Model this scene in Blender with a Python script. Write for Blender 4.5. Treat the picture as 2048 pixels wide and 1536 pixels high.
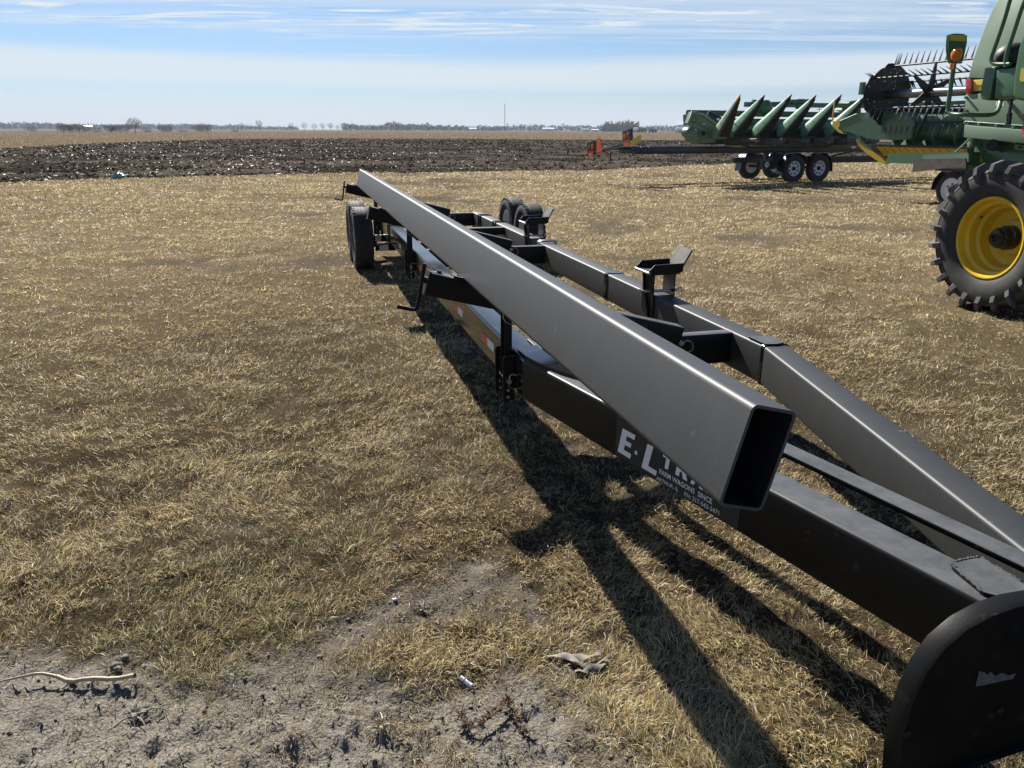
import bpy, bmesh, math, random
import numpy as np
from mathutils import Vector, Matrix

random.seed(7); RNG = np.random.default_rng(11)
R = math.radians
for o in list(bpy.data.objects): bpy.data.objects.remove(o)
scene = bpy.context.scene
COL = scene.collection

# ---------------------------------------------------------------- camera
W0, H0, F0, HC = 2048.0, 1536.0, 1540.0, 1.5
PITCH, ROLL = R(18.25), R(0.22)
cd = bpy.data.cameras.new('camera'); cam = bpy.data.objects.new('camera', cd); COL.objects.link(cam)
cd.sensor_fit = 'HORIZONTAL'; cd.sensor_width = 36.0; cd.lens = 36.0 * F0 / W0
cd.clip_start = 0.05; cd.clip_end = 20000
_fw = Vector((0, math.cos(PITCH), -math.sin(PITCH))); _up = Vector((0, math.sin(PITCH), math.cos(PITCH))); _rt = Vector((1, 0, 0))
_r2 = _rt * math.cos(ROLL) + _up * math.sin(ROLL); _u2 = _up * math.cos(ROLL) - _rt * math.sin(ROLL)
m3 = Matrix((_r2, _u2, -_fw)).transposed()
CAM = Vector((0, 0, HC))
cam.matrix_world = Matrix.Translation(CAM) @ m3.to_4x4()
scene.camera = cam

# ---------------------------------------------------------------- sun, sky, exposure
SUN_AZ, SUN_EL = R(-24.5), R(37.0)          # azimuth from +Y towards +X
sdir = Vector((math.sin(SUN_AZ) * math.cos(SUN_EL), math.cos(SUN_AZ) * math.cos(SUN_EL), math.sin(SUN_EL)))
sl = bpy.data.lights.new('sun', 'SUN'); sun = bpy.data.objects.new('sun', sl); COL.objects.link(sun)
sl.energy = 5.0; sl.angle = R(0.53); sl.color = (1.0, 0.95, 0.87)
sun.rotation_euler = sdir.to_track_quat('Z', 'Y').to_euler()

world = bpy.data.worlds.new('World'); scene.world = world; world.use_nodes = True
nt = world.node_tree; nt.nodes.clear()
def wn(t): return nt.nodes.new(t)
out = wn('ShaderNodeOutputWorld'); bg = wn('ShaderNodeBackground'); sky = wn('ShaderNodeTexSky')
sky.sky_type = 'NISHITA'; sky.sun_disc = False
sky.sun_elevation = SUN_EL; sky.sun_rotation = SUN_AZ
sky.altitude = 200; sky.air_density = 1.0; sky.dust_density = 0.1; sky.ozone_density = 5.0
tc = wn('ShaderNodeTexCoord'); sep = wn('ShaderNodeSeparateXYZ'); nt.links.new(tc.outputs['Generated'], sep.inputs[0])
def wmath(op, a, b=None, c=None, clamp=False):
    n = wn('ShaderNodeMath'); n.operation = op; n.use_clamp = clamp
    for i, v in enumerate((a, b, c)):
        if v is None: continue
        if isinstance(v, (int, float)): n.inputs[i].default_value = v
        else: nt.links.new(v, n.inputs[i])
    return n.outputs[0]
zc = wmath('ADD', wmath('MAXIMUM', sep.outputs[2], 0.0), 0.035)
px_ = wmath('DIVIDE', sep.outputs[0], zc); py_ = wmath('DIVIDE', sep.outputs[1], zc)
def wnoise(sx, sy, ox, oy, detail, rough, dist=0.0):
    cb = wn('ShaderNodeCombineXYZ')
    nt.links.new(wmath('MULTIPLY_ADD', px_, sx, ox), cb.inputs[0]); nt.links.new(wmath('MULTIPLY_ADD', py_, sy, oy), cb.inputs[1])
    n = wn('ShaderNodeTexNoise'); n.inputs['Scale'].default_value = 1.0; n.inputs['Detail'].default_value = detail
    n.inputs['Roughness'].default_value = rough; n.inputs['Distortion'].default_value = dist
    nt.links.new(cb.outputs[0], n.inputs['Vector']); return n.outputs['Fac']
def wramp(v, a, b):
    n = wn('ShaderNodeMapRange'); n.interpolation_type = 'SMOOTHSTEP'
    nt.links.new(v, n.inputs[0]); n.inputs[1].default_value = a; n.inputs[2].default_value = b; return n.outputs[0]
el = sep.outputs[2]
wob = wnoise(0.05, 0.22, 2.2, 9.1, 4.0, 0.55, 0.4)
zt_ = wmath('MULTIPLY_ADD', wmath('SUBTRACT', wob, 0.5), 0.030, el)
def wsum(a, b): return wmath('MAXIMUM', a, b)
st1 = wramp(wnoise(0.75, 3.0, 5.3, 2.4, 9.0, 0.60, 1.2), 0.47, 0.62)          # torn bright cirrus, high in the frame
st2 = wramp(wnoise(0.16, 1.5, 2.3, 6.2, 6.0, 0.58, 0.7), 0.40, 0.60)          # long smooth streaks
hi = wramp(zt_, 0.088, 0.118)
streak = wmath('MULTIPLY', wmath('MULTIPLY', wsum(st1, wmath('MULTIPLY', st2, 0.55)), hi), wramp(el, 0.42, 0.17))   # cirrus faded out overhead, out of view, to lower the sky's fill light
lowst = wmath('MULTIPLY', wramp(wnoise(0.22, 2.0, 4.1, 0.7, 7.0, 0.6, 0.6), 0.52, 0.70), wmath('MULTIPLY', wramp(el, 0.42, 0.17), 0.60))
veil = wmath('MULTIPLY', wmath('MULTIPLY', wramp(zt_, 0.040, 0.056), wramp(zt_, 0.088, 0.072)), 0.80)     # wide soft veil
haze_ = wmath('MULTIPLY', wramp(el, 0.052, 0.004), 0.92)                        # white air above the horizon
base_ = wmath('MULTIPLY', wramp(el, 0.15, 0.04), 0.16)
cl = wmath('MAXIMUM', wsum(streak, veil), wsum(lowst, wsum(haze_, base_)), clamp=True)
tint = wn('ShaderNodeMix'); tint.data_type = 'RGBA'; tint.blend_type = 'MULTIPLY'; tint.inputs['Factor'].default_value = 1.0
nt.links.new(sky.outputs[0], tint.inputs[6]); tint.inputs[7].default_value = (0.584, 0.686, 0.818, 1)
cc = wn('ShaderNodeRGB'); cc.outputs[0].default_value = (6.6, 7.2, 7.5, 1)
mx = wn('ShaderNodeMix'); mx.data_type = 'RGBA'
nt.links.new(cl, mx.inputs['Factor']); nt.links.new(tint.outputs[2], mx.inputs[6]); nt.links.new(cc.outputs[0], mx.inputs[7])
nt.links.new(mx.outputs[2], bg.inputs[0]); bg.inputs[1].default_value = 0.050
nt.links.new(bg.outputs[0], out.inputs[0])

vs = scene.view_settings; vs.view_transform = 'Standard'; vs.look = 'None'; vs.exposure = 1.25; vs.gamma = 1.0; vs.use_curve_mapping = False

# ---------------------------------------------------------------- pixel -> place helpers (2048 x 1536 photo pixels give directions only)
def ray(x, y): return (_fw * F0 + _r2 * (x - W0 / 2) - _u2 * (y - H0 / 2)).normalized()
def atz(x, y, z=0.0): d = ray(x, y); return CAM + d * ((z - HC) / d.z)
def onp(x, y, p0, n): d = ray(x, y); return CAM + d * ((Vector(p0) - CAM).dot(n) / d.dot(n))
ZV = Vector((0, 0, 1))
def yawv(deg): return Vector((math.sin(R(deg)), math.cos(R(deg)), 0))

# ---------------------------------------------------------------- materials
def mat(name, col, rough=0.5, metal=0.0, spec=0.5, var=0.0, vscale=6.0, bump=0.0, bscale=40.0, dirt=None, dirt_amt=0.0, dscale=5.0, coat=0.0, stretch=None, rvar=0.0, topsheen=0.0):
    m = bpy.data.materials.new(name); m.use_nodes = True; t = m.node_tree; b = t.nodes['Principled BSDF']
    b.inputs['Base Color'].default_value = (*col, 1); b.inputs['Roughness'].default_value = rough; b.inputs['Metallic'].default_value = metal
    b.inputs['Specular IOR Level'].default_value = spec; b.inputs['Coat Weight'].default_value = coat; b.inputs['Coat Roughness'].default_value = 0.12
    L = t.links.new
    g = t.nodes.new('ShaderNodeNewGeometry')
    def noise(sc, det=5.0, ro=0.6):
        n = t.nodes.new('ShaderNodeTexNoise'); n.inputs['Scale'].default_value = sc; n.inputs['Detail'].default_value = det; n.inputs['Roughness'].default_value = ro
        if stretch:
            mp = t.nodes.new('ShaderNodeMapping'); mp.inputs['Scale'].default_value = stretch; L(g.outputs['Position'], mp.inputs[0]); L(mp.outputs[0], n.inputs['Vector'])
        else: L(g.outputs['Position'], n.inputs['Vector'])
        return n.outputs['Fac']
    def mixc(f, a, bcol):
        x = t.nodes.new('ShaderNodeMix'); x.data_type = 'RGBA'; L(f, x.inputs['Factor'])
        if isinstance(a, tuple): x.inputs[6].default_value = (*a, 1)
        else: L(a, x.inputs[6])
        if isinstance(bcol, tuple): x.inputs[7].default_value = (*bcol, 1)
        else: L(bcol, x.inputs[7])
        return x.outputs[2]
    def mr(v, a, b2, c, d):
        x = t.nodes.new('ShaderNodeMapRange'); L(v, x.inputs[0])
        for i, q in enumerate((a, b2, c, d)): x.inputs[i + 1].default_value = q
        return x.outputs[0]
    c = None
    if var > 0:
        c = mixc(mr(noise(vscale), 0.3, 0.7, 0, 1), tuple(k * (1 - var) for k in col), tuple(min(1, k * (1 + var)) for k in col))
    if dirt is not None:
        f = mr(noise(dscale, 8.0, 0.7), 0.62 - 0.35 * dirt_amt, 0.78, 0.0, min(1.0, dirt_amt + 0.25))
        c = mixc(f, c if c is not None else col, dirt)
        L(mr(f, 0, 1, rough, min(1, rough + 0.35)), b.inputs['Roughness'])
    elif rvar > 0:
        L(mr(noise(vscale * 2.0), 0.3, 0.7, rough - rvar, rough + rvar), b.inputs['Roughness'])
    if topsheen > 0:
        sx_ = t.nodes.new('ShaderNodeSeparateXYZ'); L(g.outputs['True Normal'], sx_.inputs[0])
        f1 = mr(sx_.outputs[2], 0.75, 0.98, 0.0, topsheen); mu = t.nodes.new('ShaderNodeMath'); mu.operation = 'MULTIPLY'
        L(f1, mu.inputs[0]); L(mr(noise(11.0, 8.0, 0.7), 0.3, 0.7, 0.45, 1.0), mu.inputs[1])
        c = mixc(mu.outputs[0], c if c is not None else col, (0.155, 0.162, 0.168))  # up-facing faces mixed paler: sky sheen and settled dust put into the colour
    if c is not None: L(c, b.inputs['Base Color'])
    if bump > 0:
        bp = t.nodes.new('ShaderNodeBump'); bp.inputs['Strength'].default_value = bump; bp.inputs['Distance'].default_value = 0.01
        L(noise(bscale), bp.inputs['Height']); L(bp.outputs[0], b.inputs['Normal'])
    return m
DUST = (0.20, 0.18, 0.15)
M = {}
M['black'] = mat('black_paint', (0.0065, 0.0070, 0.0076), 0.40, 0, 0.18, var=0.25, vscale=9, dirt=DUST, dirt_amt=0.05, dscale=14, bump=0.04, bscale=220, topsheen=0.68)
M['gloss'] = mat('gloss_black_paint', (0.008, 0.0085, 0.009), 0.17, 0, 0.55, var=0.2, vscale=5, dirt=DUST, dirt_amt=0.05, dscale=9)
M['grit'] = mat('gritty_black_paint', (0.010, 0.0105, 0.011), 0.5, 0, 0.5, var=0.25, vscale=20, dirt=DUST, dirt_amt=0.05, dscale=30, bump=0.5, bscale=330, topsheen=0.60)
M['poly'] = mat('black_plastic', (0.006, 0.006, 0.006), 0.45, 0, 0.2, var=0.3, vscale=10, dirt=(0.16, 0.14, 0.11), dirt_amt=0.07, dscale=17, bump=0.05, bscale=160)
M['inner'] = mat('dark_inside', (0.010, 0.012, 0.016), 0.5)  # near-black; also laid on as flat discs for the shade inside holes
M['zinc'] = mat('zinc_steel', (0.42, 0.41, 0.38), 0.38, 1.0, 0.5, var=0.2, vscale=60)
M['rust'] = mat('worn_black_steel', (0.035, 0.037, 0.040), 0.5, 0.1, 0.4, var=0.4, vscale=30, dirt=(0.15, 0.115, 0.085), dirt_amt=0.55, dscale=13)
M['lugdust'] = mat('dust_caked_tread', (0.085, 0.083, 0.078), 0.85, 0, 0.25, var=0.35, vscale=9, dirt=(0.035, 0.035, 0.034), dirt_amt=0.3, dscale=7, bump=0.15, bscale=60)
M['rubber'] = mat('tyre_rubber', (0.022, 0.022, 0.022), 0.72, 0, 0.35, var=0.25, vscale=12, dirt=(0.16, 0.14, 0.115), dirt_amt=0.22, dscale=16, bump=0.12, bscale=120)
M['rubberag'] = mat('dusty_farm_tyre_rubber', (0.036, 0.036, 0.035), 0.75, 0, 0.3, var=0.25, vscale=7, dirt=(0.17, 0.155, 0.13), dirt_amt=0.20, dscale=9, bump=0.12, bscale=90)
M['white'] = mat('white_enamel', (0.72, 0.74, 0.78), 0.35, 0, 0.5, var=0.06, vscale=15, dirt=(0.35, 0.31, 0.26), dirt_amt=0.06, dscale=25)
M['letter'] = mat('white_vinyl', (0.72, 0.74, 0.78), 0.4)
M['tapered'] = mat('red_reflective_tape', (0.50, 0.035, 0.02), 0.3, 0, 0.6, var=0.35, vscale=90)
M['tapewhite'] = mat('white_reflective_tape', (0.70, 0.70, 0.74), 0.3, 0, 0.6, var=0.12, vscale=90)
M['green'] = mat('green_paint', (0.045, 0.112, 0.052), 0.33, 0, 0.5, var=0.10, vscale=3, dirt=(0.20, 0.20, 0.14), dirt_amt=0.12, dscale=7)
M['faded'] = mat('faded_green_plastic', (0.125, 0.190, 0.125), 0.48, 0, 0.5, var=0.10, vscale=2, dirt=(0.23, 0.24, 0.17), dirt_amt=0.18, dscale=5)
M['pale'] = mat('sunlit_light_green_shell', (0.140, 0.260, 0.175), 0.36, 0, 0.5, var=0.10, vscale=3, dirt=(0.25, 0.26, 0.2), dirt_amt=0.10, dscale=8)  # lighter green: sunlit highlights of snouts and flighting put into the colour
M['yellow'] = mat('yellow_paint', (0.50, 0.33, 0.020), 0.40, 0, 0.5, var=0.12, vscale=5, dirt=(0.20, 0.15, 0.06), dirt_amt=0.20, dscale=10)
M['rimyel'] = mat('yellow_wheel_paint', (0.62, 0.42, 0.020), 0.36, 0, 0.5, var=0.10, vscale=5, dirt=(0.28, 0.22, 0.10), dirt_amt=0.12, dscale=10)
M['darkm'] = mat('dark_machinery', (0.018, 0.019, 0.019), 0.55, 0.2, 0.4, var=0.5, vscale=14, dirt=(0.20, 0.17, 0.13), dirt_amt=0.25, dscale=22)
M['mudm'] = mat('trash_covered_metal', (0.05, 0.055, 0.045), 0.7, 0.1, 0.3, var=0.5, vscale=16, dirt=(0.32, 0.28, 0.23), dirt_amt=0.5, dscale=20)
M['reel'] = mat('dusty_black_reel', (0.012, 0.013, 0.012), 0.5, 0, 0.4, var=0.4, vscale=10, dirt=(0.24, 0.22, 0.19), dirt_amt=0.10, dscale=26)
M['tine'] = mat('pale_plastic_tine', (0.022, 0.022, 0.026), 0.28, 0, 0.6)
M['tube'] = mat('reel_tube_steel', (0.22, 0.22, 0.24), 0.30, 1.0, 0.5, var=0.2, vscale=10)
M['navy'] = mat('dark_navy_paint', (0.010, 0.014, 0.026), 0.32, 0, 0.5, var=0.2, vscale=6, dirt=DUST, dirt_amt=0.12, dscale=10)
M['orange'] = mat('orange_reflector', (0.85, 0.12, 0.015), 0.45, 0, 0.5, var=0.1, vscale=30)
M['redlens'] = mat('red_lens', (0.38, 0.016, 0.02), 0.18, 0, 0.6, coat=0.4)
M['yellens'] = mat('yellow_decal', (0.50, 0.40, 0.05), 0.35, 0, 0.5)
M['board'] = mat('worn_rubber_flap', (0.075, 0.065, 0.055), 0.8, 0, 0.3, var=0.3, vscale=9, dirt=(0.15, 0.13, 0.11), dirt_amt=0.4, dscale=16)
M['wood'] = mat('bare_wood_pole', (0.16, 0.12, 0.09), 0.8, var=0.3, vscale=8)
amb = mat('amber_plastic', (0.90, 0.30, 0.02), 0.15, 0, 0.6); amb.node_tree.nodes['Principled BSDF'].inputs['Transmission Weight'].default_value = 0.55
amb.node_tree.nodes['Principled BSDF'].inputs['IOR'].default_value = 1.3; M['amber'] = amb
M['salmon'] = mat('faded_red_strip', (0.55, 0.08, 0.08), 0.5)
def tube_paint(nm='dusty_satin_black_tube', k=1.0):
    m = mat(nm, (0.030, 0.0305, 0.031), 0.40, 0, 0.32)
    t = m.node_tree; b = t.nodes['Principled BSDF']; L = t.links.new
    tcn = t.nodes.new('ShaderNodeTexCoord')
    def noise(sc, stretch, det, ro):
        mp = t.nodes.new('ShaderNodeMapping'); mp.inputs['Scale'].default_value = stretch; L(tcn.outputs['UV'], mp.inputs[0])
        n = t.nodes.new('ShaderNodeTexNoise'); n.inputs['Scale'].default_value = sc; n.inputs['Detail'].default_value = det; n.inputs['Roughness'].default_value = ro
        L(mp.outputs[0], n.inputs['Vector']); return n.outputs['Fac']
    def mr(v, a, b2, c, d):
        x = t.nodes.new('ShaderNodeMapRange'); L(v, x.inputs[0])
        for i, q in enumerate((a, b2, c, d)): x.inputs[i + 1].default_value = q
        return x.outputs[0]
    def mm(op, a, b2):
        x = t.nodes.new('ShaderNodeMath'); x.operation = op; x.use_clamp = True
        for i, q in enumerate((a, b2)):
            if isinstance(q, float): x.inputs[i].default_value = q
            else: L(q, x.inputs[i])
        return x.outputs[0]
    # rain streaks down the faces, fine grain and a few scuffs
    s1 = mr(noise(1.0, (80.0, 3.5, 1), 5, 0.7), 0.45, 0.80, 0, .28); s2 = mr(noise(1.0, (9, 6, 1), 6, 0.7), 0.38, 0.72, 0, 1)
    s3 = mr(noise(1.0, (260, 260, 1), 3, 0.6), 0.56, 0.74, 0, 0.6); s4 = mr(noise(1.0, (24, 9, 1), 2, 0.5), 0.72, 0.78, 0, 0.9)
    f = mm('MAXIMUM', mm('ADD', mm('MULTIPLY', s1, s2), mm('MULTIPLY', s3, s2)), s4)
    f = mm('MULTIPLY', f, 0.42)
    x = t.nodes.new('ShaderNodeMix'); x.data_type = 'RGBA'; L(f, x.inputs['Factor']); x.inputs[6].default_value = (0.043 * k, 0.046 * k, 0.049 * k, 1); x.inputs[7].default_value = (0.24, 0.235, 0.225, 1)
    L(x.outputs[2], b.inputs['Base Color']); L(mr(f, 0, 1, 0.52, 0.80), b.inputs['Roughness'])
    bp = t.nodes.new('ShaderNodeBump'); bp.inputs['Strength'].default_value = 0.10; bp.inputs['Distance'].default_value = 0.004
    L(noise(1.0, (350, 350, 1), 3, 0.6), bp.inputs['Height']); L(bp.outputs[0], b.inputs['Normal'])
    return m
M['tubep'] = tube_paint(); M['dusty'] = tube_paint('sunlit_dusty_black_rail', .62)  # rail black mixed paler: its sunlit side and streaked dust in the colour

# ---------------------------------------------------------------- object helpers
WM = {}
def thing(name, loc, label, cat, group=None):
    o = bpy.data.objects.new(name, None); COL.objects.link(o); o.location = loc; o.empty_display_size = 0.1
    WM[o.name] = Matrix.Translation(loc); o['label'] = label; o['category'] = cat
    if group: o['group'] = group
    return o
def tag(o, label=None, cat=None, group=None, kind=None):
    if label: o['label'] = label
    if cat: o['category'] = cat
    if group: o['group'] = group
    if kind: o['kind'] = kind
    return o
def link(o, parent=None, mw=None):
    COL.objects.link(o); mw = mw or Matrix.Identity(4)
    if parent is not None:
        o.parent = parent; o.matrix_parent_inverse = WM[parent.name].inverted()
    o.matrix_basis = mw; WM[o.name] = mw
    return o
def mesh(name, vf, material, parent=None, mw=None, smooth=None, label=None):
    v, f = vf
    me = bpy.data.meshes.new(name); me.from_pydata([tuple(p) for p in v], [], f); me.update()
    bm = bmesh.new(); bm.from_mesh(me); bmesh.ops.recalc_face_normals(bm, faces=bm.faces); bm.to_mesh(me); bm.free()
    if smooth is not None:
        me.polygons.foreach_set('use_smooth', [True] * len(me.polygons)); me.set_sharp_from_angle(angle=R(smooth))
    for mm_ in (material if isinstance(material, (list, tuple)) else [material]): me.materials.append(mm_)
    o = link(bpy.data.objects.new(name, me), parent, mw)
    if label: o['label'] = label
    return o
def dup(o, parent, delta=None, mw=None):
    c = o.copy(); COL.objects.link(c); c.parent = parent
    w = mw if mw is not None else Matrix.Translation(delta) @ WM[o.name]
    c.matrix_parent_inverse = WM[parent.name].inverted() if parent is not None else Matrix.Identity(4)
    c.matrix_basis = w; WM[c.name] = w
    return c
def join(*parts):
    V, Fc = [], []
    for v, f in parts:
        k = len(V); V += [Vector(p) for p in v]; Fc += [tuple(i + k for i in q) for q in f]
    return V, Fc
def rrect(w, h, r, n=3):
    pts = []
    for cx, cy, a0 in ((w / 2 - r, h / 2 - r, 0), (-w / 2 + r, h / 2 - r, 90), (-w / 2 + r, -h / 2 + r, 180), (w / 2 - r, -h / 2 + r, 270)):
        for i in range(n + 1):
            a = R(a0 + 90 * i / n); pts.append((cx + r * math.cos(a), cy + r * math.sin(a)))
    return pts
def sweep(stations, sec, caps=True, closed=False):
    """stations: (point, xdir, ydir[, scale]); sec: 2-D outline"""
    V, Fc = [], []; n = len(sec)
    for st in stations:
        p, xd, yd = st[:3]; s = st[3] if len(st) > 3 else 1.0
        V += [Vector(p) + Vector(xd) * a * s + Vector(yd) * b * s for a, b in sec]
    m = len(stations)
    for i in range(m if closed else m - 1):
        j = (i + 1) % m
        for k in range(n): Fc.append((i * n + k, i * n + (k + 1) % n, j * n + (k + 1) % n, j * n + k))
    if caps and not closed: Fc += [tuple(reversed(range(n))), tuple(range((m - 1) * n, m * n))]
    return V, Fc
def beam(p0, p1, w, h, up=ZV, r=0.006, n=2):
    p0, p1 = Vector(p0), Vector(p1); d = (p1 - p0).normalized(); x = d.cross(Vector(up)).normalized(); y = x.cross(d).normalized()
    return sweep([(p0, x, y), (p1, x, y)], rrect(w, h, min(r, w * .45, h * .45), n))
def box(c, ax, ay, az, sx, sy, sz, r=0.003):
    c = Vector(c); az = Vector(az).normalized()
    return sweep([(c - az * sz / 2, ax, ay), (c + az * sz / 2, ax, ay)], rrect(sx, sy, min(r, sx * .4, sy * .4), 1))
def tube(path, r, n=8, closed=False):
    P = [Vector(p) for p in path]; st = []; prev = None
    for i, p in enumerate(P):
        if closed: d = P[(i + 1) % len(P)] - P[i - 1]
        else: d = (P[min(i + 1, len(P) - 1)] - P[max(i - 1, 0)])
        d.normalize()
        if prev is None: x = d.orthogonal().normalized()
        else: x = (prev - d * prev.dot(d)).normalized()
        prev = x; st.append((p, x, d.cross(x), r if isinstance(r, (int, float)) else r[i]))
    return sweep(st, [(math.cos(2 * math.pi * k / n), math.sin(2 * math.pi * k / n)) for k in range(n)], True, closed)
def smooth_path(pts, it=2, closed=False):
    P = [Vector(p) for p in pts]
    for _ in range(it):
        Q = []; m = len(P)
        for i in range(m if closed else m - 1):
            a, b = P[i], P[(i + 1) % m]; Q += [a * .75 + b * .25, a * .25 + b * .75]
        if not closed: Q = [P[0]] + Q + [P[-1]]
        P = Q
    return P
def lathe(prof, c, axis, n=32, a0=0.0, a1=360.0, closed_prof=False):
    """prof: (radius, offset along axis)"""
    c = Vector(c); ax = Vector(axis).normalized(); x = ax.orthogonal().normalized()
    if abs(ax.z) < .9: x = (ZV - ax * ax.z).normalized()
    y = ax.cross(x); V, Fc = [], []; full = abs(a1 - a0) > 359.9; m = n if full else n + 1; q = len(prof)
    for i in range(m):
        a = R(a0 + (a1 - a0) * i / n); d = x * math.cos(a) + y * math.sin(a)
        V += [c + d * r + ax * o for r, o in prof]
    for i in range(n):
        j = (i + 1) % m
        for k in range(q if closed_prof else q - 1): Fc.append((i * q + k, i * q + (k + 1) % q, j * q + (k + 1) % q, j * q + k))
    return V, Fc
def prism(pts, ext):
    P = [Vector(p) for p in pts]; n = len(P); e = Vector(ext)
    V = P + [p + e for p in P]
    return V, [tuple(range(n)), tuple(reversed(range(n, 2 * n)))] + [(i, (i + 1) % n, n + (i + 1) % n, n + i) for i in range(n)]
def disc(c, axis, r, t, n=16): return lathe([(0.0001, t), (r * .85, t), (r, t * .6), (r, 0), (0.0001, 0)], c, axis, n)
def bolt(c, axis, r, t): return lathe([(0.0001, t), (r, t), (r, 0), (0.0001, 0)], c, axis, 6)
def bumpy(c, rx, ry, rz, seed, amp=0.3, n=2):
    bm = bmesh.new(); bmesh.ops.create_icosphere(bm, subdivisions=n, radius=1.0); rr = random.Random(seed)
    V = [Vector(c) + Vector((v.co.x * rx, v.co.y * ry, v.co.z * rz)) * (1 + amp * (rr.random() - .5) * 2) for v in bm.verts]
    Fc = [tuple(v.index for v in f.verts) for f in bm.faces]; bm.free(); return V, Fc
def text_mesh(name, body, p0, xd, yd, width, material, parent, height=None, ext=0.0004, bold=0.0, lift=0.0012):
    cu = bpy.data.curves.new(name, 'FONT'); cu.body = body; cu.extrude = 0.0; cu.offset = bold; cu.resolution_u = 2
    to = bpy.data.objects.new(name + '_src', cu); COL.objects.link(to); bpy.context.view_layer.update()
    dg = bpy.context.evaluated_depsgraph_get(); me = bpy.data.meshes.new_from_object(to.evaluated_get(dg)); bpy.data.objects.remove(to)
    co = np.array([v.co[:] for v in me.vertices]); mn, mxx = co.min(0), co.max(0)
    sx = width / (mxx[0] - mn[0]); sy = (height / (mxx[1] - mn[1])) if height else sx
    xd, yd = Vector(xd).normalized(), Vector(yd).normalized(); nd = xd.cross(yd).normalized()
    for v in me.vertices: v.co = Vector(p0) + xd * (v.co.x - mn[0]) * sx + yd * (v.co.y - mn[1]) * sy + nd * lift
    me.materials.clear(); me.materials.append(material); me.name = name
    return link(bpy.data.objects.new(name, me), parent)
def fast_mesh(name, V, tris=None, quads=None, material=None, colors=None, smooth=False):
    """numpy arrays straight into a mesh"""
    me = bpy.data.meshes.new(name); V = np.asarray(V, np.float32)
    loops, starts, tot = [], [], 0
    if quads is not None and len(quads):
        loops.append(np.asarray(quads, np.int32).ravel()); starts.append(tot + 4 * np.arange(len(quads))); tot += 4 * len(quads)
    if tris is not None and len(tris):
        loops.append(np.asarray(tris, np.int32).ravel()); starts.append(tot + 3 * np.arange(len(tris))); tot += 3 * len(tris)
    me.vertices.add(len(V)); me.vertices.foreach_set('co', V.ravel())
    lo = np.concatenate(loops); me.loops.add(len(lo)); me.loops.foreach_set('vertex_index', lo)
    stt = np.concatenate(starts).astype(np.int32); me.polygons.add(len(stt)); me.polygons.foreach_set('loop_start', stt)
    me.update(calc_edges=True); me.validate()
    if smooth: me.polygons.foreach_set('use_smooth', np.ones(len(me.polygons), bool))
    if colors is not None:
        a = me.attributes.new('tint', 'FLOAT_COLOR', 'POINT'); a.data.foreach_set('color', np.hstack([np.asarray(colors, np.float32), np.ones((len(V), 1), np.float32)]).ravel())
    if material: me.materials.append(material)
    return me
# lattice noise in numpy
def _hash(ix, iy, s):
    h = (ix.astype(np.int64) * 374761393 + iy.astype(np.int64) * 668265263 + s * 974634777) & 0x7fffffff
    h = ((h ^ (h >> 13)) * 1274126177) & 0x7fffffff
    return ((h ^ (h >> 16)) & 0xffff) / 65535.0
def vnoise(x, y, s=0):
    ix, iy = np.floor(x), np.floor(y); fx, fy = x - ix, y - iy; fx = fx * fx * (3 - 2 * fx); fy = fy * fy * (3 - 2 * fy)
    return (_hash(ix, iy, s) * (1 - fx) + _hash(ix + 1, iy, s) * fx) * (1 - fy) + (_hash(ix, iy + 1, s) * (1 - fx) + _hash(ix + 1, iy + 1, s) * fx) * fy
def fbm(x, y, s=0, o=4, g=0.5):
    t, a, m = 0, 1.0, 0.0
    for i in range(o): t = t + a * vnoise(x * 2 ** i + 17.3 * i, y * 2 ** i - 9.1 * i, s + i); m += a; a *= g
    return t / m
def sst(x, a, b): t = np.clip((x - a) / (b - a), 0, 1); return t * t * (3 - 2 * t)
# ================================================================ ground: lawn, ploughed field, corn stubble, far fields
TH_L = np.array([-70, -33, -19, -11.5, -4.5, 6.2, 15.8, 25.7, 70]); R_L = np.array([27.0, 27.4, 28.3, 29.5, 29.6, 32.0, 39.8, 54.0, 70.0])
TH_P = np.array([-70, -32.5, -25.7, -18.7, -11.4, 2.6, 13, 26, 70]); R_P = np.array([50, 74, 101.7, 135, 144, 138, 135, 135, 135.0])
TH_S = np.array([-70, -32, -24, -11, 13, 70]); R_S = np.array([390, 390, 425, 850, 1500, 1500.0])
def bounds(th):
    t = np.degrees(th); w = 0.7 * (vnoise(t * 3.1, t * 0 + 2.2, 5) - .5) + .5 * (vnoise(t * 17, t * 0 + 1.2, 6) - .5)
    return np.interp(t, TH_L, R_L) * (1 + .012 * w), np.interp(t, TH_P, R_P) * (1 + .03 * w), np.interp(t, TH_S, R_S)
def bare_mask(x, y):
    """0 = closed dead turf, 1 = bare silt"""
    wob = fbm(x * 1.3 + 3, y * 1.3, 21, 4) - .5; fine = fbm(x * 7, y * 7, 22, 3) - .5
    yb = np.interp(x, [-3, -1.1, -.9, -.65, -.4, -.1, .05, .2, .5, 3], [1.98, 1.94, 1.93, 2.08, 2.30, 2.45, 2.30, 1.78, 1.2, 0])
    front = sst(yb + wob * .50 + fine * .30 - y, -.06, .12)
    # one grassy island inside the bare corner and a strip of silt reaching up to the trailer's shadow
    isl = np.exp(-(((x + .17) / .40) ** 2 + ((y - 1.98 - .10 * x) / .14) ** 2))
    front = front * (1 - np.clip(1.35 * isl + .5 * fine, 0, 1))
    pat = sst(fbm(x * .55 + 11, y * .55 + 4, 31, 5, .6) + .16 * fine, .60, .72) * .8
    clm = sst(fbm(x * 4.5, y * 4.5, 33, 3), .50, .66); front = front * (1 - .45 * clm)
    return np.clip(np.maximum(front, pat * sst(y, 2.2, 4.0)), 0, 1)
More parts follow.
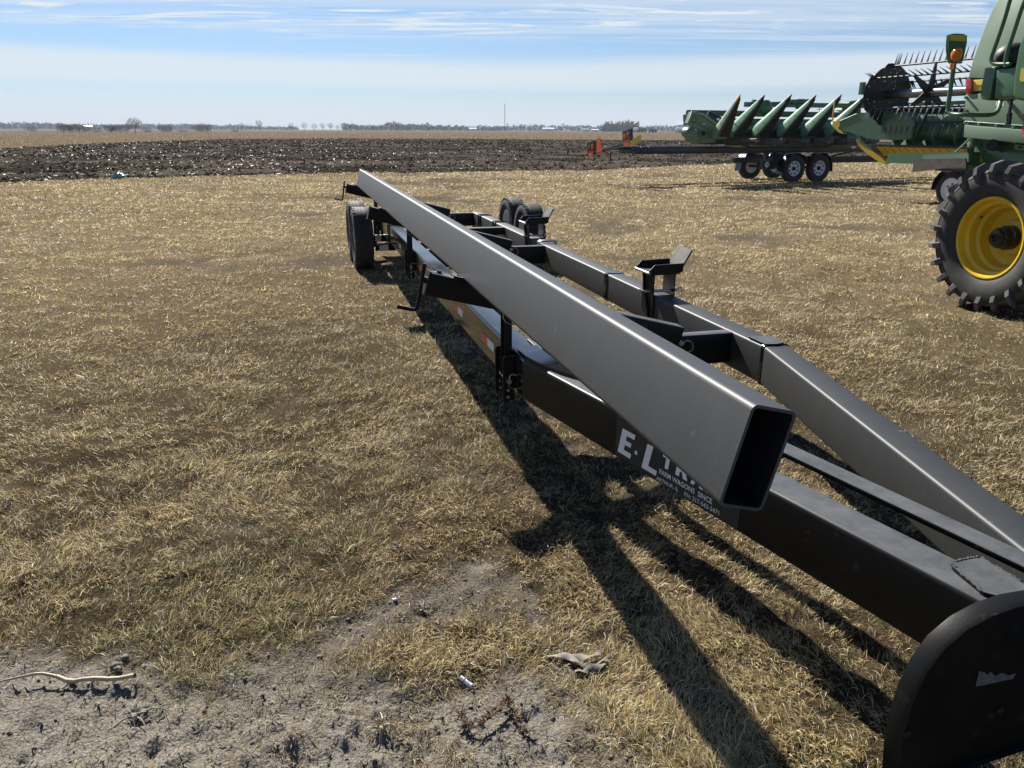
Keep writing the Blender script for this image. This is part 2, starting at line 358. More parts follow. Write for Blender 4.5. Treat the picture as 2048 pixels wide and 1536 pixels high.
def ground_h(x, y, r, rl, rp):
    lawn = .030 * (fbm(x * .8, y * .8, 41, 3) - .5) + .018 * (fbm(x * 5, y * 5, 42, 3) - .5)
    bm_ = bare_mask(x, y)
    near = (.034 * (fbm(x * 13, y * 13, 43, 4, .62) - .5) + .016 * np.maximum(fbm(x * 34 + y * 9, y * 40, 44, 3, .6) - .56, 0) * 4) * np.clip(1 - (r - 4) / 5, 0, 1)
    hum = (.050 * (fbm(x * 4.2, y * 4.2, 46, 3, .55) - .5) + .022 * (fbm(x * 11, y * 11, 47, 2) - .5)) * (1 - .6 * bm_)
    h = lawn + hum + near * (.25 + 1.0 * bm_) - .014 * bm_
    row = np.sin((x * .16 - y * .98) * 2 * math.pi / .9); pl = sst(r / rl, 1.0, 1.03) * (1 - sst(r / rp, .98, 1.02))
    h = h + pl * (.05 * row + .22 * (fbm(x * .5, y * 1.1, 45, 4, .6) - .5) - .02)
    return h - .02 * sst(r, 200, 400)
def make_ground():
    ra = [0.25]
    while ra[-1] < 4: ra.append(ra[-1] + max(.006, ra[-1] * .0085))
    while ra[-1] < 9000: ra.append(ra[-1] * 1.019)
    rr = np.array(ra)
    th = np.radians(np.concatenate([np.arange(-180, -44, 4.0), np.arange(-44, 44, .25), np.arange(44, 180.1, 4.0)]))
    RR, TT = np.meshgrid(rr, th, indexing='ij'); X, Y = RR * np.sin(TT), RR * np.cos(TT)
    rl, rp, rs = bounds(TT); Z = ground_h(X, Y, RR, rl, rp)
    nr, nth = RR.shape; V = np.stack([X, Y, Z], -1).reshape(-1, 3)
    idx = np.arange(nr * nth).reshape(nr, nth)
    Q = np.stack([idx[:-1, :-1], idx[:-1, 1:], idx[1:, 1:], idx[1:, :-1]], -1).reshape(-1, 4)
    reg = np.zeros((nr, nth), int); reg[RR > rl] = 1; reg[RR > rp] = 2; reg[RR > rs] = 3
    qreg = reg[:-1, :-1].reshape(-1)
    b = bare_mask(X, Y).reshape(-1)[:, None]
    xf, yf = X.reshape(-1), Y.reshape(-1)
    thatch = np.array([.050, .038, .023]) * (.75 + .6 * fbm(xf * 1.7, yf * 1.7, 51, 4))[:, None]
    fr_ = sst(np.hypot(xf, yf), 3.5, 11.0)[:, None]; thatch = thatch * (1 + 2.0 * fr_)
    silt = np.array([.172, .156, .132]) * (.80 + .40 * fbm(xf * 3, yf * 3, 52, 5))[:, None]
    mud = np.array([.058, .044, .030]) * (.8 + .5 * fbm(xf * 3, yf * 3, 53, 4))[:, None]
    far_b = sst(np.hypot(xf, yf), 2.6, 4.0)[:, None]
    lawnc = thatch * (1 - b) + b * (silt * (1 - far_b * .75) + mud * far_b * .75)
    plc = np.array([.054, .045, .036]) * (.35 + 1.3 * sst(fbm(xf * .16 + yf * .03, yf * .75, 54, 5, .6), .3, .7))[:, None]
    stc = np.array([.130, .100, .068]) * (.75 + .5 * fbm(xf * .05, yf * .2, 55, 5, .6))[:, None]
    frc = np.array([.14, .12, .10]) * (.8 + .4 * fbm(xf * .004, yf * .012, 56, 4))[:, None]
    names = [('lawn', lawnc), ('ploughed_field', plc), ('stubble_field', stc), ('distant_field', frc)]
    for k, (nm, colr) in enumerate(names):
        q = Q[qreg == k]; use = np.unique(q); rem = np.zeros(len(V), np.int64); rem[use] = np.arange(len(use))
        m = bpy.data.materials.new(nm + '_soil'); m.use_nodes = True; t = m.node_tree; bs = t.nodes['Principled BSDF']; L = t.links.new
        at = t.nodes.new('ShaderNodeAttribute'); at.attribute_name = 'tint'; g = t.nodes.new('ShaderNodeNewGeometry')
        n1 = t.nodes.new('ShaderNodeTexNoise'); n1.inputs['Scale'].default_value = (120, 5, 1.0, .05)[k]; n1.inputs['Detail'].default_value = 8; n1.inputs['Roughness'].default_value = .7
        L(g.outputs['Position'], n1.inputs['Vector'])
        mr_ = t.nodes.new('ShaderNodeMapRange'); L(n1.outputs['Fac'], mr_.inputs[0]); mr_.inputs[1].default_value = .3; mr_.inputs[2].default_value = .72; mr_.inputs[3].default_value = .40; mr_.inputs[4].default_value = 1.55
        vm = t.nodes.new('ShaderNodeVectorMath'); vm.operation = 'SCALE'; L(at.outputs['Color'], vm.inputs[0]); L(mr_.outputs[0], vm.inputs['Scale']); L(vm.outputs[0], bs.inputs['Base Color'])
        bs.inputs['Roughness'].default_value = .92; bs.inputs['Specular IOR Level'].default_value = 0.0
        bp = t.nodes.new('ShaderNodeBump'); bp.inputs['Strength'].default_value = (.9, .9, .6, .3)[k]; bp.inputs['Distance'].default_value = (.010, .08, .1, .3)[k]
        n2 = t.nodes.new('ShaderNodeTexNoise'); n2.inputs['Scale'].default_value = (110, 7, 3, .3)[k]; n2.inputs['Detail'].default_value = 6; L(g.outputs['Position'], n2.inputs['Vector'])
        L(n2.outputs['Fac'], bp.inputs['Height']); L(bp.outputs[0], bs.inputs['Normal'])
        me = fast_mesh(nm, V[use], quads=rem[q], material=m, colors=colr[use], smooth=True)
        o = link(bpy.data.objects.new(nm, me)); o['kind'] = 'structure'
make_ground()

def leaf_mat(name, trans=.25, rough=.75):
    m = bpy.data.materials.new(name); m.use_nodes = True; t = m.node_tree; bs = t.nodes['Principled BSDF']; L = t.links.new
    at = t.nodes.new('ShaderNodeAttribute'); at.attribute_name = 'tint'; L(at.outputs['Color'], bs.inputs['Base Color'])
    bs.inputs['Roughness'].default_value = rough; bs.inputs['Specular IOR Level'].default_value = .28 if rough < .6 else .0
    tr = t.nodes.new('ShaderNodeBsdfTranslucent'); L(at.outputs['Color'], tr.inputs[0]); mx_ = t.nodes.new('ShaderNodeMixShader'); mx_.inputs[0].default_value = trans
    L(bs.outputs[0], mx_.inputs[1]); L(tr.outputs[0], mx_.inputs[2]); L(mx_.outputs[0], t.nodes['Material Output'].inputs[0])
    return m
M['grass'] = leaf_mat('dead_grass', .36, .5)
M['twig'] = leaf_mat('twigs', .0, .9)

PAL = np.array([[.54, .425, .205], [.72, .62, .40], [.38, .270, .125], [.115, .140, .040], [.46, .41, .30], [.180, .122, .062]])
def blade_colors(x, y, n):
    gpatch = sst(fbm(x * .9 + 5, y * .9, 61, 4), .50, .68); bpatch = sst(fbm(x * .55 + 9, y * .7 + 2, 62, 4), .48, .66); yp = fbm(x * .35, y * .35, 63, 3)
    w = np.stack([np.full(n, .36) * (.5 + yp), np.full(n, .24), .16 + .2 * bpatch, .07 + .50 * gpatch * np.clip(1.2 - np.hypot(x, y) / 14, .12, 1), np.full(n, .12), .06 + .45 * bpatch], 1)
    w /= w.sum(1, keepdims=True); k = (RNG.random((n, 1)) > np.cumsum(w, 1)).sum(1).clip(0, 5)
    return PAL[k] * 1.02 * (.62 + .76 * RNG.random((n, 1)))
def make_grass():
    Vs, Ts, Cs, base = [], [], [], 0
    n = 1350000; r0, r1, p = 1.15, 44.0, 1.74; e = 2 - p; ra_ = (r0 ** e + RNG.random(n) * (r1 ** e - r0 ** e)) ** (1 / e)
    two = RNG.random(n) < 1 - sst(ra_, 4.5, 8.0)
    for seg in (2, 1):
        r = ra_[two] if seg == 2 else ra_[~two]; n = len(r)
        th = np.radians(RNG.uniform(-41, 41, n)); x, y = r * np.sin(th), r * np.cos(th)
        rl, rp, rs = bounds(th); bare = bare_mask(x, y)
        cl_ = (fbm(x * 22, y * 22, 71, 2) * np.clip(1.4 - r / 8, 0, 1) + fbm(x * 7, y * 7, 75, 2) * np.clip(r / 8 - .4, 0, 1)) * .6 + .4 * fbm(x * 3, y * 3, 72, 2)
        keep = (r < rl * (1 + .01 * RNG.random(n))) & (RNG.random(n) < (1 - .80 * bare) * np.clip((cl_ - .34) * 5.5, .16, 1))
        x, y, r, th, cl_, bare = (a[keep] for a in (x, y, r, th, cl_, bare)); n = len(x)
        rl, rp, rs = bounds(th); z = ground_h(x, y, r, rl, rp)
        L_ = (.014 + .042 * RNG.random(n) ** 2.0) * (.7 + .8 * cl_) * (1 + np.clip((r - 6) / 40, 0, .8)) * (1 - .35 * bare)
        wdt = np.maximum(.0010 + .0010 * RNG.random(n), r * .00043 * (.6 + .8 * RNG.random(n)))
        flow = fbm(x * 1.1, y * 1.1, 73, 2) * 9.0 + fbm(x * 9, y * 9, 74, 2) * 5
        az = flow + RNG.normal(0, .95, n); lean = np.radians(np.clip(RNG.normal(63, 19, n) + 20 * bare, 5, 90))
        dx, dy = np.cos(az), np.sin(az); wa = az + math.pi / 2 + RNG.normal(0, .5, n); wx, wy = np.cos(wa) * wdt / 2, np.sin(wa) * wdt / 2; wz = RNG.normal(0, .35, n) * wdt
        P0 = np.stack([x, y, z - .003], 1); Wd = np.stack([wx, wy, wz], 1)
        D1 = np.stack([dx * np.sin(lean * .75), dy * np.sin(lean * .75), np.cos(lean * .75)], 1); l2 = np.minimum(lean * 1.35, R(104)); D2 = np.stack([dx * np.sin(l2), dy * np.sin(l2), np.cos(l2)], 1)
        c = blade_colors(x, y, n) * (1 - .35 * bare)[:, None]
        if seg == 2:
            P1 = P0 + D1 * (L_ * .55)[:, None]; P2 = P1 + D2 * (L_ * .45)[:, None]; P2[:, 2] = np.maximum(P2[:, 2], z + .001)
            V = np.stack([P0 - Wd, P0 + Wd, P1 - Wd * .9, P1 + Wd * .9, P2], 1).reshape(-1, 3); k = base + 5 * np.arange(n)[:, None]
            T = np.concatenate([k + [0, 1, 3], k + [0, 3, 2], k + [2, 3, 4]]); cc_ = np.repeat(c, 5, 0); base += 5 * n
        else:
            P2 = P0 + (D1 * .5 + D2 * .5) * (L_ * 1.1)[:, None]; Wd = Wd * 1.6
            V = np.stack([P0 - Wd, P0 + Wd, P2], 1).reshape(-1, 3); k = base + 3 * np.arange(n)[:, None]; T = k + [0, 1, 2]; cc_ = np.repeat(c, 3, 0); base += 3 * n
        Vs.append(V); Ts.append(T); Cs.append(cc_)
    me = fast_mesh('dead_grass', np.concatenate(Vs), tris=np.concatenate(Ts), material=M['grass'], colors=np.concatenate(Cs))
    o = link(bpy.data.objects.new('dead_grass', me)); tag(o, 'short dead tan grass with green blades covering the lawn', 'grass', kind='stuff')
make_grass()

OCT = np.array([[1, 0, 0], [-1, 0, 0], [0, 1, 0], [0, -1, 0], [0, 0, 1], [0, 0, -1.0]])
OCTF = np.array([[0, 2, 4], [2, 1, 4], [1, 3, 4], [3, 0, 4], [2, 0, 5], [1, 2, 5], [3, 1, 5], [0, 3, 5]])
def make_clods(name, x, y, z, size, col, label, cat, flat=.7):
    n = len(x); a = RNG.random(n) * 6.28; ca, sa = np.cos(a), np.sin(a)
    loc = OCT[None] * (size[:, None, None] * (.55 + .9 * RNG.random((n, 6, 1)))) + RNG.normal(0, .22, (n, 6, 3)) * size[:, None, None]
    loc[..., 2] *= flat
    px2 = loc[..., 0] * ca[:, None] - loc[..., 1] * sa[:, None]; py2 = loc[..., 0] * sa[:, None] + loc[..., 1] * ca[:, None]
    V = np.stack([x[:, None] + px2, y[:, None] + py2, z[:, None] + loc[..., 2]], -1).reshape(-1, 3)
    T = (OCTF[None] + 6 * np.arange(n)[:, None, None]).reshape(-1, 3)
    me = fast_mesh(name, V, tris=T, material=M['twig'], colors=np.repeat(col, 6, 0))
    return tag(link(bpy.data.objects.new(name, me)), label, cat, kind='stuff')
def scatter(n, r0, r1, p, half=40):
    e = 2 - p; u = RNG.random(n); r = (r0 ** e + u * (r1 ** e - r0 ** e)) ** (1 / e); th = np.radians(RNG.uniform(-half, half, n))
    return r * np.sin(th), r * np.cos(th), r, th
# crumbs of silt on the bare ground near the camera
x, y, r, th = scatter(22000, 1.2, 5.0, 1.4); bm_ = bare_mask(x, y); k = RNG.random(len(x)) < bm_ * .55 + .02
x, y, r, th = x[k], y[k], r[k], th[k]; rl, rp, rs = bounds(th); n = len(x)
sz = .0014 + .0065 * RNG.random(n) ** 5
make_clods('soil_crumbs', x, y, ground_h(x, y, r, rl, rp) + sz * .2, sz, np.array([[.14, .125, .105]]) * (.8 + .6 * RNG.random((n, 1))), 'small grey crumbs of silt on the bare ground', 'soil')
# clods of the ploughed field
x, y, r, th = scatter(50000, 26.5, 150, 1.9); rl, rp, rs = bounds(th); k = (r > rl * 1.0) & (r < rp) & (fbm(x * .4, y * 1.0, 81, 3) + .25 * RNG.random(len(x)) > .46)
x, y, r, th = x[k], y[k], r[k], th[k]; rl, rp, rs = bounds(th); n = len(x); sz = (.018 + .060 * RNG.random(n) ** 3) * np.clip(r / 45, 1, 2.0)
make_clods('soil_clods', x, y, ground_h(x, y, r, rl, rp) + sz * .25, sz, np.array([[.042, .036, .030]]) * (.6 + .8 * RNG.random((n, 1))), 'dark clods turned up across the ploughed field', 'soil')
def make_stalks(name, x, y, z, h, w, lean, col, label, cat):
    n = len(x); a = RNG.random(n) * 6.28; dx, dy = np.cos(a) * np.sin(lean), np.sin(a) * np.sin(lean)
    P0 = np.stack([x, y, z], 1); D = np.stack([dx, dy, np.cos(lean)], 1) * h[:, None]; Wd = np.stack([w / 2, w * 0, w * 0], 1) + RNG.normal(0, .25, (n, 3)) * w[:, None]
    V = np.stack([P0 - Wd, P0 + Wd, P0 + Wd + D, P0 - Wd + D], 1).reshape(-1, 3); Q = 4 * np.arange(n)[:, None] + [0, 1, 2, 3]
    me = fast_mesh(name, V, quads=Q, material=M['grass'], colors=np.repeat(col, 4, 0)); return tag(link(bpy.data.objects.new(name, me)), label, cat, kind='stuff')
x, y, r, th = scatter(45000, 26.5, 150, 1.8); rl, rp, rs = bounds(th); k = (r > rl) & (r < rp); x, y, r, th = x[k], y[k], r[k], th[k]; n = len(x); rl, rp, rs = bounds(th)
make_stalks('corn_trash', x, y, ground_h(x, y, r, rl, rp) + .03, .04 + .12 * RNG.random(n), (.008 + .018 * RNG.random(n)) * np.clip(r / 40, 1, 2.2), RNG.uniform(1.2, 1.57, n), np.array([[.10, .085, .066]]) * (.45 + .9 * RNG.random((n, 1))), 'pale bits of corn residue strewn over the ploughed soil', 'residue')
x, y, r, th = scatter(60000, 50, 520, 1.75); rl, rp, rs = bounds(th); rowp = (x * .9 + y * .42) / 1.52; k = (r > rp * (.99 + .02 * RNG.random(len(r)))) & (r < rs) & (np.abs(rowp - np.round(rowp)) < np.where(r < 200, .2, .5))
x, y, r, th = x[k], y[k], r[k], th[k]; n = len(x); rl, rp, rs = bounds(th)
make_stalks('corn_stubble', x, y, ground_h(x, y, r, rl, rp), .12 + .26 * RNG.random(n) ** 2, .02 * np.clip(r / 60, 1, 2.6) * (.6 + .8 * RNG.random(n)), np.abs(RNG.normal(0, .45, n)), np.array([[.27, .213, .142]]) * (.5 + .9 * RNG.random((n, 1))), 'cut corn stubble standing in the field beyond the ploughed strip', 'stubble')
# ================================================================ the long black header trailer in the foreground
TY = -15.2; TA = yawv(TY); TL = Vector((TA.y, -TA.x, 0))
def T(u, v, z): return TA * u + TL * v + ZV * z  # u, v, z solved from image pixels, then scaled about the camera's ground point
def atu(x, y, u): return onp(x, y, TA * u, TA)
def atv(x, y, v): return onp(x, y, TL * v, TL)
tr = thing('header_trailer', T(5.6, 1.635, 0), 'long empty black header trailer with a slanted square tube lying along it', 'trailer')
ZT, ZB = .480, .283; RH = ZT - ZB; RW = .130; ZM = (ZT + ZB) / 2
VL, VR = 1.021, 2.250
UB_L, UB_R = 3.33, 3.25; U_F = 1.02
def railpair(vc, ub, slope_v, u_end, gl_rail, gl_tongue):
    """straight rail + mitred tongue beam (both horizontal)"""
    pb = T(ub, vc, ZM); pf = T(u_end, vc + slope_v * (ub - u_end), ZM); d0 = TA.copy(); d1 = (pb - pf).normalized()
    x0 = d0.cross(ZV).normalized(); x1 = d1.cross(ZV).normalized(); xm = (x0 + x1).normalized(); xm = xm / xm.dot(x0)
    sec = rrect(RW, RH, .013, 3)
    a = sweep([(T(10.08, vc, ZM), x0, ZV), (pb, xm, ZV)], sec); b = sweep([(pb, xm, ZV), (pf, x1, ZV)], sec)
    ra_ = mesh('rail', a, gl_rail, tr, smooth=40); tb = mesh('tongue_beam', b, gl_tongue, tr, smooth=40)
    return ra_, tb, d1, x1
railL, tongL, dL, xL = railpair(VL, UB_L, .223, U_F, M['gloss'], M['black'])
railR, tongR, dR, xR = railpair(VR, UB_R, -.239, U_F, M['dusty'], M['dusty'])
def set_uv(o, ax, la):
    me = o.data; uvl = me.uv_layers.new(name='UVMap')
    for p in me.polygons:
        for li in p.loop_indices:
            co = me.vertices[me.loops[li].vertex_index].co; uvl.data[li].uv = (co.dot(ax), co.dot(la) + co.z)
set_uv(railR, TA, TL); set_uv(tongR, dR, xR)
mesh('joint_slot', sweep([(T(UB_R - .005, VR, ZM), TL, ZV), (T(UB_R + .016, VR, ZM), TL, ZV)], rrect(RW + .012, RH + .012, .014, 3)), M['gloss'], tr, smooth=40)  # thin black sleeve standing in for the dark slot at the joint
# capped bend of the left rail with its lens-shaped cover plate
pts = [T(3.52, .975, ZT + .004), T(3.44, .965, ZT + .004), T(3.33, .970, ZT + .004), T(3.20, 1.00, ZT + .004), T(3.06, 1.05, ZT + .004), T(2.97, 1.10, ZT + .004), T(3.02, 1.125, ZT + .004), T(3.25, 1.085, ZT + .004), T(3.50, 1.075, ZT + .004)]
mesh('corner_cover', prism(pts, ZV * .012), M['gloss'], tr)
pts = [T(3.40, 2.19, ZT + .003), T(3.40, 2.312, ZT + .003), T(3.28, 2.312, ZT + .003), T(3.255, 2.30, ZT + .003), T(3.24, 2.25, ZT + .003), T(3.255, 2.19, ZT + .003)]
mesh('corner_cover', prism(pts, ZV * .008), M['black'], tr)
# centre bar, nose plate, pole
p0, p1 = T(3.55, 1.215, ZT + .001), T(1.0, 1.735, ZT + .001)
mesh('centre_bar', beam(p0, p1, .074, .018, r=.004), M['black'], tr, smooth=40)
def npp(x, y): return atz(x, y, ZT + .0025)
npl = mesh('nose_plate', prism([npp(*q) for q in ((1903, 1138), (1910, 1129), (1958, 1119), (2070, 1188), (2040, 1210), (1966, 1190))], ZV * .008), M['black'], tr)
wb = []
for q in (((1905, 1133), (1914, 1144), (1964, 1187)), ((1908, 1129), (1930, 1123), (1957, 1119)), ((1960, 1119), (2000, 1143), (2040, 1168))):
    ks = [npp(*k) + ZV * .006 for k in q]; pth = []
    for i in range(19):
        f = i / 18 * 2; base = ks[0].lerp(ks[1], f) if f < 1 else ks[1].lerp(ks[2], f - 1); pth.append(base + Vector((random.uniform(-.002, .002), random.uniform(-.002, .002), random.uniform(-.001, .001))))
    wb.append(tube(pth, [.0035 + .0015 * (i % 2) for i in range(19)], 6))
mesh('weld_bead', join(*wb), mat('painted_weld', (.05, .05, .05), .75, 0, .2), npl, smooth=60)['kind'] = 'stuff'
mesh('pole', beam(T(1.06, 1.632, ZM), T(.05, 1.632, ZM), .10, .13, r=.01), M['black'], tr, smooth=40)
mesh('parking_jack', join(tube([T(.45, 1.75, .02), T(.45, 1.75, .75)], .03, 12), lathe([(.0001, .0), (.09, .0), (.09, .012), (.0001, .012)], T(.45, 1.75, 0), ZV, 16), tube([T(.45, 1.75, .72), T(.45, 1.92, .72), T(.45, 1.92, .82)], .009, 8)), M['black'], tr, smooth=40)
# cross members
for u, h, wd in ((3.585, .165, .074), (6.93, .165, .074), (10.02, .165, .074)):
    mesh('cross_member', beam(T(u, 1.08, ZT - .004 - h / 2), T(u, 2.19, ZT - .004 - h / 2), wd, h, r=.005), M['black'], tr, smooth=40)
mesh('cross_member', beam(T(8.42, 1.08, ZT - .045), T(8.42, 2.19, ZT - .045), .10, .08, r=.006), M['black'], tr, smooth=40)
# L-shaped tab with holes on the left rail by the first cross member
mesh('hinge_tab', join(beam(T(3.66, 1.098, ZT + .004), T(3.46, 1.098, ZT + .004), .05, .006), box(T(3.62, 1.13, ZT + .004), TA, TL, ZV, .06, .08, .006)), M['black'], tr)
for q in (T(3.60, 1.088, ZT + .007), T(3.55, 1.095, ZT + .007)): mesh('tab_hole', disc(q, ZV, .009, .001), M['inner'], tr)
# slanted tube
ROLLT = R(14.6); tx = TL * math.cos(ROLLT) - ZV * math.sin(ROLLT); ty = TL * math.sin(ROLLT) + ZV * math.cos(ROLLT)
def tubec(u): return T(u, .7875, .9195)
TW_, TH_ = .0990, .2055
so = rrect(TW_, TH_, .014, 4); si = rrect(TW_ - .013, TH_ - .013, .008, 4); n_ = len(so)
us = np.linspace(1.152, 10.13, 10); V = []
for u in us: V += [tubec(u) + tx * a + ty * b for a, b in so]
k0 = len(V)
for u in us: V += [tubec(u) + tx * a + ty * b for a, b in si]
Fc = []; m_ = len(us)
for i in range(m_ - 1):
    for k in range(n_):
        q = (k + 1) % n_; Fc.append((i * n_ + k, i * n_ + q, (i + 1) * n_ + q, (i + 1) * n_ + k)); Fc.append((k0 + i * n_ + k, k0 + (i + 1) * n_ + k, k0 + (i + 1) * n_ + q, k0 + i * n_ + q))
for k in range(n_):
    q = (k + 1) % n_; Fc.append((k, k0 + k, k0 + q, q)); e = (m_ - 1) * n_; Fc.append((e + k, e + q, k0 + e + q, k0 + e + k))
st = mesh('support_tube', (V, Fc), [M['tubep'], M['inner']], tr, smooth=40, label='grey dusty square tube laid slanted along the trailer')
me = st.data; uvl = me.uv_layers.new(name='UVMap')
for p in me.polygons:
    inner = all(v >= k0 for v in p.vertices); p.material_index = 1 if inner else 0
    for li in p.loop_indices:
        co = me.vertices[me.loops[li].vertex_index].co; d = co - T(0, .7875, .9195)
        a, b = d.dot(tx), d.dot(ty); uvl.data[li].uv = (d.dot(TA), a + b)
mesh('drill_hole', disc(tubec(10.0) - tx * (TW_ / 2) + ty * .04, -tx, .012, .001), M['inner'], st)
# three slanted arms under the tube, with bolts, clamps and cranks
for ia, u in enumerate((3.545, 6.94, 9.97)):
    vl, vr = (.565, 1.872) if ia == 0 else (.60, 1.875)
    def at_(v, off=0.0, du=0.0): return T(u + du, v, .8735 - .2595 * (v - .571)) - ty * off
    arm = mesh('support_arm', sweep([(at_(vl, .055), TA, ty), (at_(vr, .055), TA, ty)], rrect(.098, .108, .008, 2)), M['black'], tr, smooth=40)
    mesh('end_plate', box(at_(vl - .004, .055), TA, ty, tx, .108, .118, .008), M['black'], arm)
    for v in ((.605, .70) if ia == 0 else (.70,)):
        mesh('bolt_head', join(bolt(at_(v), ty, .013, .012), disc(at_(v), ty, .019, .004)), M['darkm'], arm)
    mesh('clamp_plate', box(at_(.695, -.004), TA, tx, ty, .085, .055, .007), M['black'], arm)
    mesh('clamp_plate', box(at_(.885, -.004), TA, tx, ty, .085, .05, .007), M['black'], arm)
    # pivot pin with its wire clip at the low end
    pc = T(u - .052, 1.86, .452)
    pin = mesh('pivot_pin', tube([pc, pc + TA * .09], .014, 10), M['zinc'], arm, smooth=40)
    lp = [T(u - .062, a, b) for a, b in ((1.862, .452), (1.878, .472), (1.91, .462), (1.925, .435), (1.915, .41), (1.88, .402))]
    mesh('wire_clip', tube(smooth_path(lp, 1), .003, 6), M['zinc'], pin, smooth=60)
    if ia != 1:
        cq = [T(u, .541, .912), T(u, .5385, .90), T(u, .502, .715), T(u, .492, .697), T(u, .474, .697), T(u, .406, .715)] if ia == 0 else [T(u, .565, .900), T(u, .562, .89), T(u, .530, .69), T(u, .520, .672), T(u, .503, .672), T(u, .430, .690)]
        cr = mesh('crank_handle', tube(cq, .0095, 10), M['black'], tr, smooth=50)
        mesh('crank_boss', tube([at_(vl - .03, .045), at_(vl + .01, .045)], .015, 10), M['black'], cr, smooth=40)
    # left post: channel, pinned into a bracket of two punched plates on the outer face of the rail
    vo = VL - RW / 2; po = T(0, 0, 0)
    zt = .8735 - .2595 * (.91 - .571) - .10
    pst = mesh('arm_post', join(beam(T(u + .015, vo - .028, .285), T(u + .015, vo - .028, zt), .008, .040, up=TL), beam(T(u - .02, vo - .010, .285), T(u - .02, vo - .010, zt), .06, .006, up=TL), beam(T(u - .052, vo - .028, .285), T(u - .052, vo - .028, zt), .006, .040, up=TL)), M['black'], tr)
    for du, hz in ((.075, .47), (-.080, .46)):
        bp_ = mesh('bracket_plate', prism([T(u + du, vo - .002, .232), T(u + du, vo - .052, .228), T(u + du, vo - .060, .24), T(u + du, vo - .060, hz - .012), T(u + du, vo - .050, hz), T(u + du, vo - .002, hz)], TA * .008), M['black'], tr)
        for zz, rr_ in ((.335, .010), (.285, .008), (.25, .008)):
            mesh('bolt_head', disc(T(u + du, vo - .034, zz), -TA, rr_, .004, 12), M['zinc'], bp_)
    pn = mesh('post_pin', tube([T(u - .105, vo - .034, .335), T(u + .09, vo - .034, .335)], .012, 10), M['zinc'], tr, smooth=40)
    lp = [T(u - .10, vo + a, b) for a, b in ((-.034, .335), (-.030, .375), (.005, .365), (.022, .33), (.002, .292), (-.034, .305), (-.036, .325))]
    mesh('wire_clip', tube(smooth_path(lp, 1), .003, 6), M['zinc'], pn, smooth=60)
    lp = [T(u - .07, vo + a, b) for a, b in ((-.045, .70), (-.058, .675), (-.055, .635), (-.02, .612), (.02, .622), (.035, .64))]
    mesh('wire_clip', tube(smooth_path(lp, 1), .003, 6), M['zinc'], pst, smooth=60)
# header rests on the right rail
def rest(du):
    u0 = 4.60 + du
    vi, vo = VR - RW / 2 - .006, VR + RW / 2 + .006
    root = mesh('header_rest', join(
        prism([T(u0 - .085, vi, .31), T(u0 + .085, vi, .36), T(u0 + .085, vi, .63), T(u0 - .085, vi, .63)], TL * -.006),
        prism([T(u0 - .085, vo, .31), T(u0 + .085, vo, .36), T(u0 + .085, vo, .63), T(u0 - .085, vo, .63)], TL * .006)), M['black'], tr)
    mesh('rest_tray', box(T(u0, VR + .0, .634), TA, TL, ZV, .19, .235, .008), M['black'], root)
    for s in (-1, 1):
        mesh('tray_flange', prism([T(u0 + s * .098, vi - .062, .628), T(u0 + s * .098, vi - .045, .652), T(u0 + s * .098, vi - .015, .684), T(u0 + s * .098, vo + .045, .690), T(u0 + s * .098, vo + .045, .640), T(u0 + s * .098, vo + .02, .622), T(u0 + s * .098, vi - .045, .616)], TA * (s * .006)), M['black'], root)
    mesh('rest_backplate', sweep([(T(u0 - .10, vo + .062, .702), (TL * .5 + ZV * .866), (TL * .866 - ZV * .5)), (T(u0 + .10, vo + .062, .702), (TL * .5 + ZV * .866), (TL * .866 - ZV * .5))], rrect(.155, .012, .003, 1)), M['rust'], root)
    mesh('hinge_rod', tube([T(u0 - .105, vi - .052, .632), T(u0 + .105, vi - .052, .632)], .009, 8), M['zinc'], root, smooth=50)
    mesh('rest_pin', tube([T(u0 - .05, vi - .05, .505), T(u0 - .05, vo + .045, .505)], .009, 8), M['zinc'], root, smooth=50)
    mesh('stay_bar', join(beam(T(u0 + .07, vi - .012, .60), T(u0 - .05, vi - .012, .33), .006, .016, up=TL), beam(T(u0 + .11, vi - .010, .485), T(u0 + .05, vi - .010, .485), .014, .012)), M['black'], root)
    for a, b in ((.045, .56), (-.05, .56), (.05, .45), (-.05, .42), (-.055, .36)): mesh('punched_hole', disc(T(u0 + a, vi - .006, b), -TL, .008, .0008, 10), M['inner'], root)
    mesh('wire_clip', tube(smooth_path([T(u0 - .05, vo + .04, .505), T(u0 - .055, vo + .06, .53), T(u0 - .075, vo + .065, .50), T(u0 - .085, vo + .055, .46)], 1), .003, 6), M['zinc'], root, smooth=60)
rest(0.0); rest(2.86)
# bands and U-bolts round the rails
def ring(u, vc, wid, th, m, nm):
    sec = rrect(RW + 2 * th, RH + 2 * th, .015, 3); V1, F1 = sweep([(T(u - wid / 2, vc, ZM), TL, ZV), (T(u + wid / 2, vc, ZM), TL, ZV)], sec)
    return mesh(nm, (V1, F1), m, tr, smooth=40)
ring(5.36, VR, .045, .006, M['gloss'], 'rail_band')
for ua in (8.86, 9.63):
    for vc in (VL, VR):
        for d in (-.055, .055): ring(ua + d, vc, .016, .010, M['gloss'], 'axle_u_bolt')
for d in (0, .05):
    mesh('u_bolt', tube([T(7.0 + d, VR - .085, .36), T(7.0 + d, VR - .083, .495), T(7.0 + d, VR - .07, .505), T(7.0 + d, VR + .07, .505), T(7.0 + d, VR + .083, .495), T(7.0 + d, VR + .085, .36)], .008, 8), M['zinc'], tr, smooth=50)
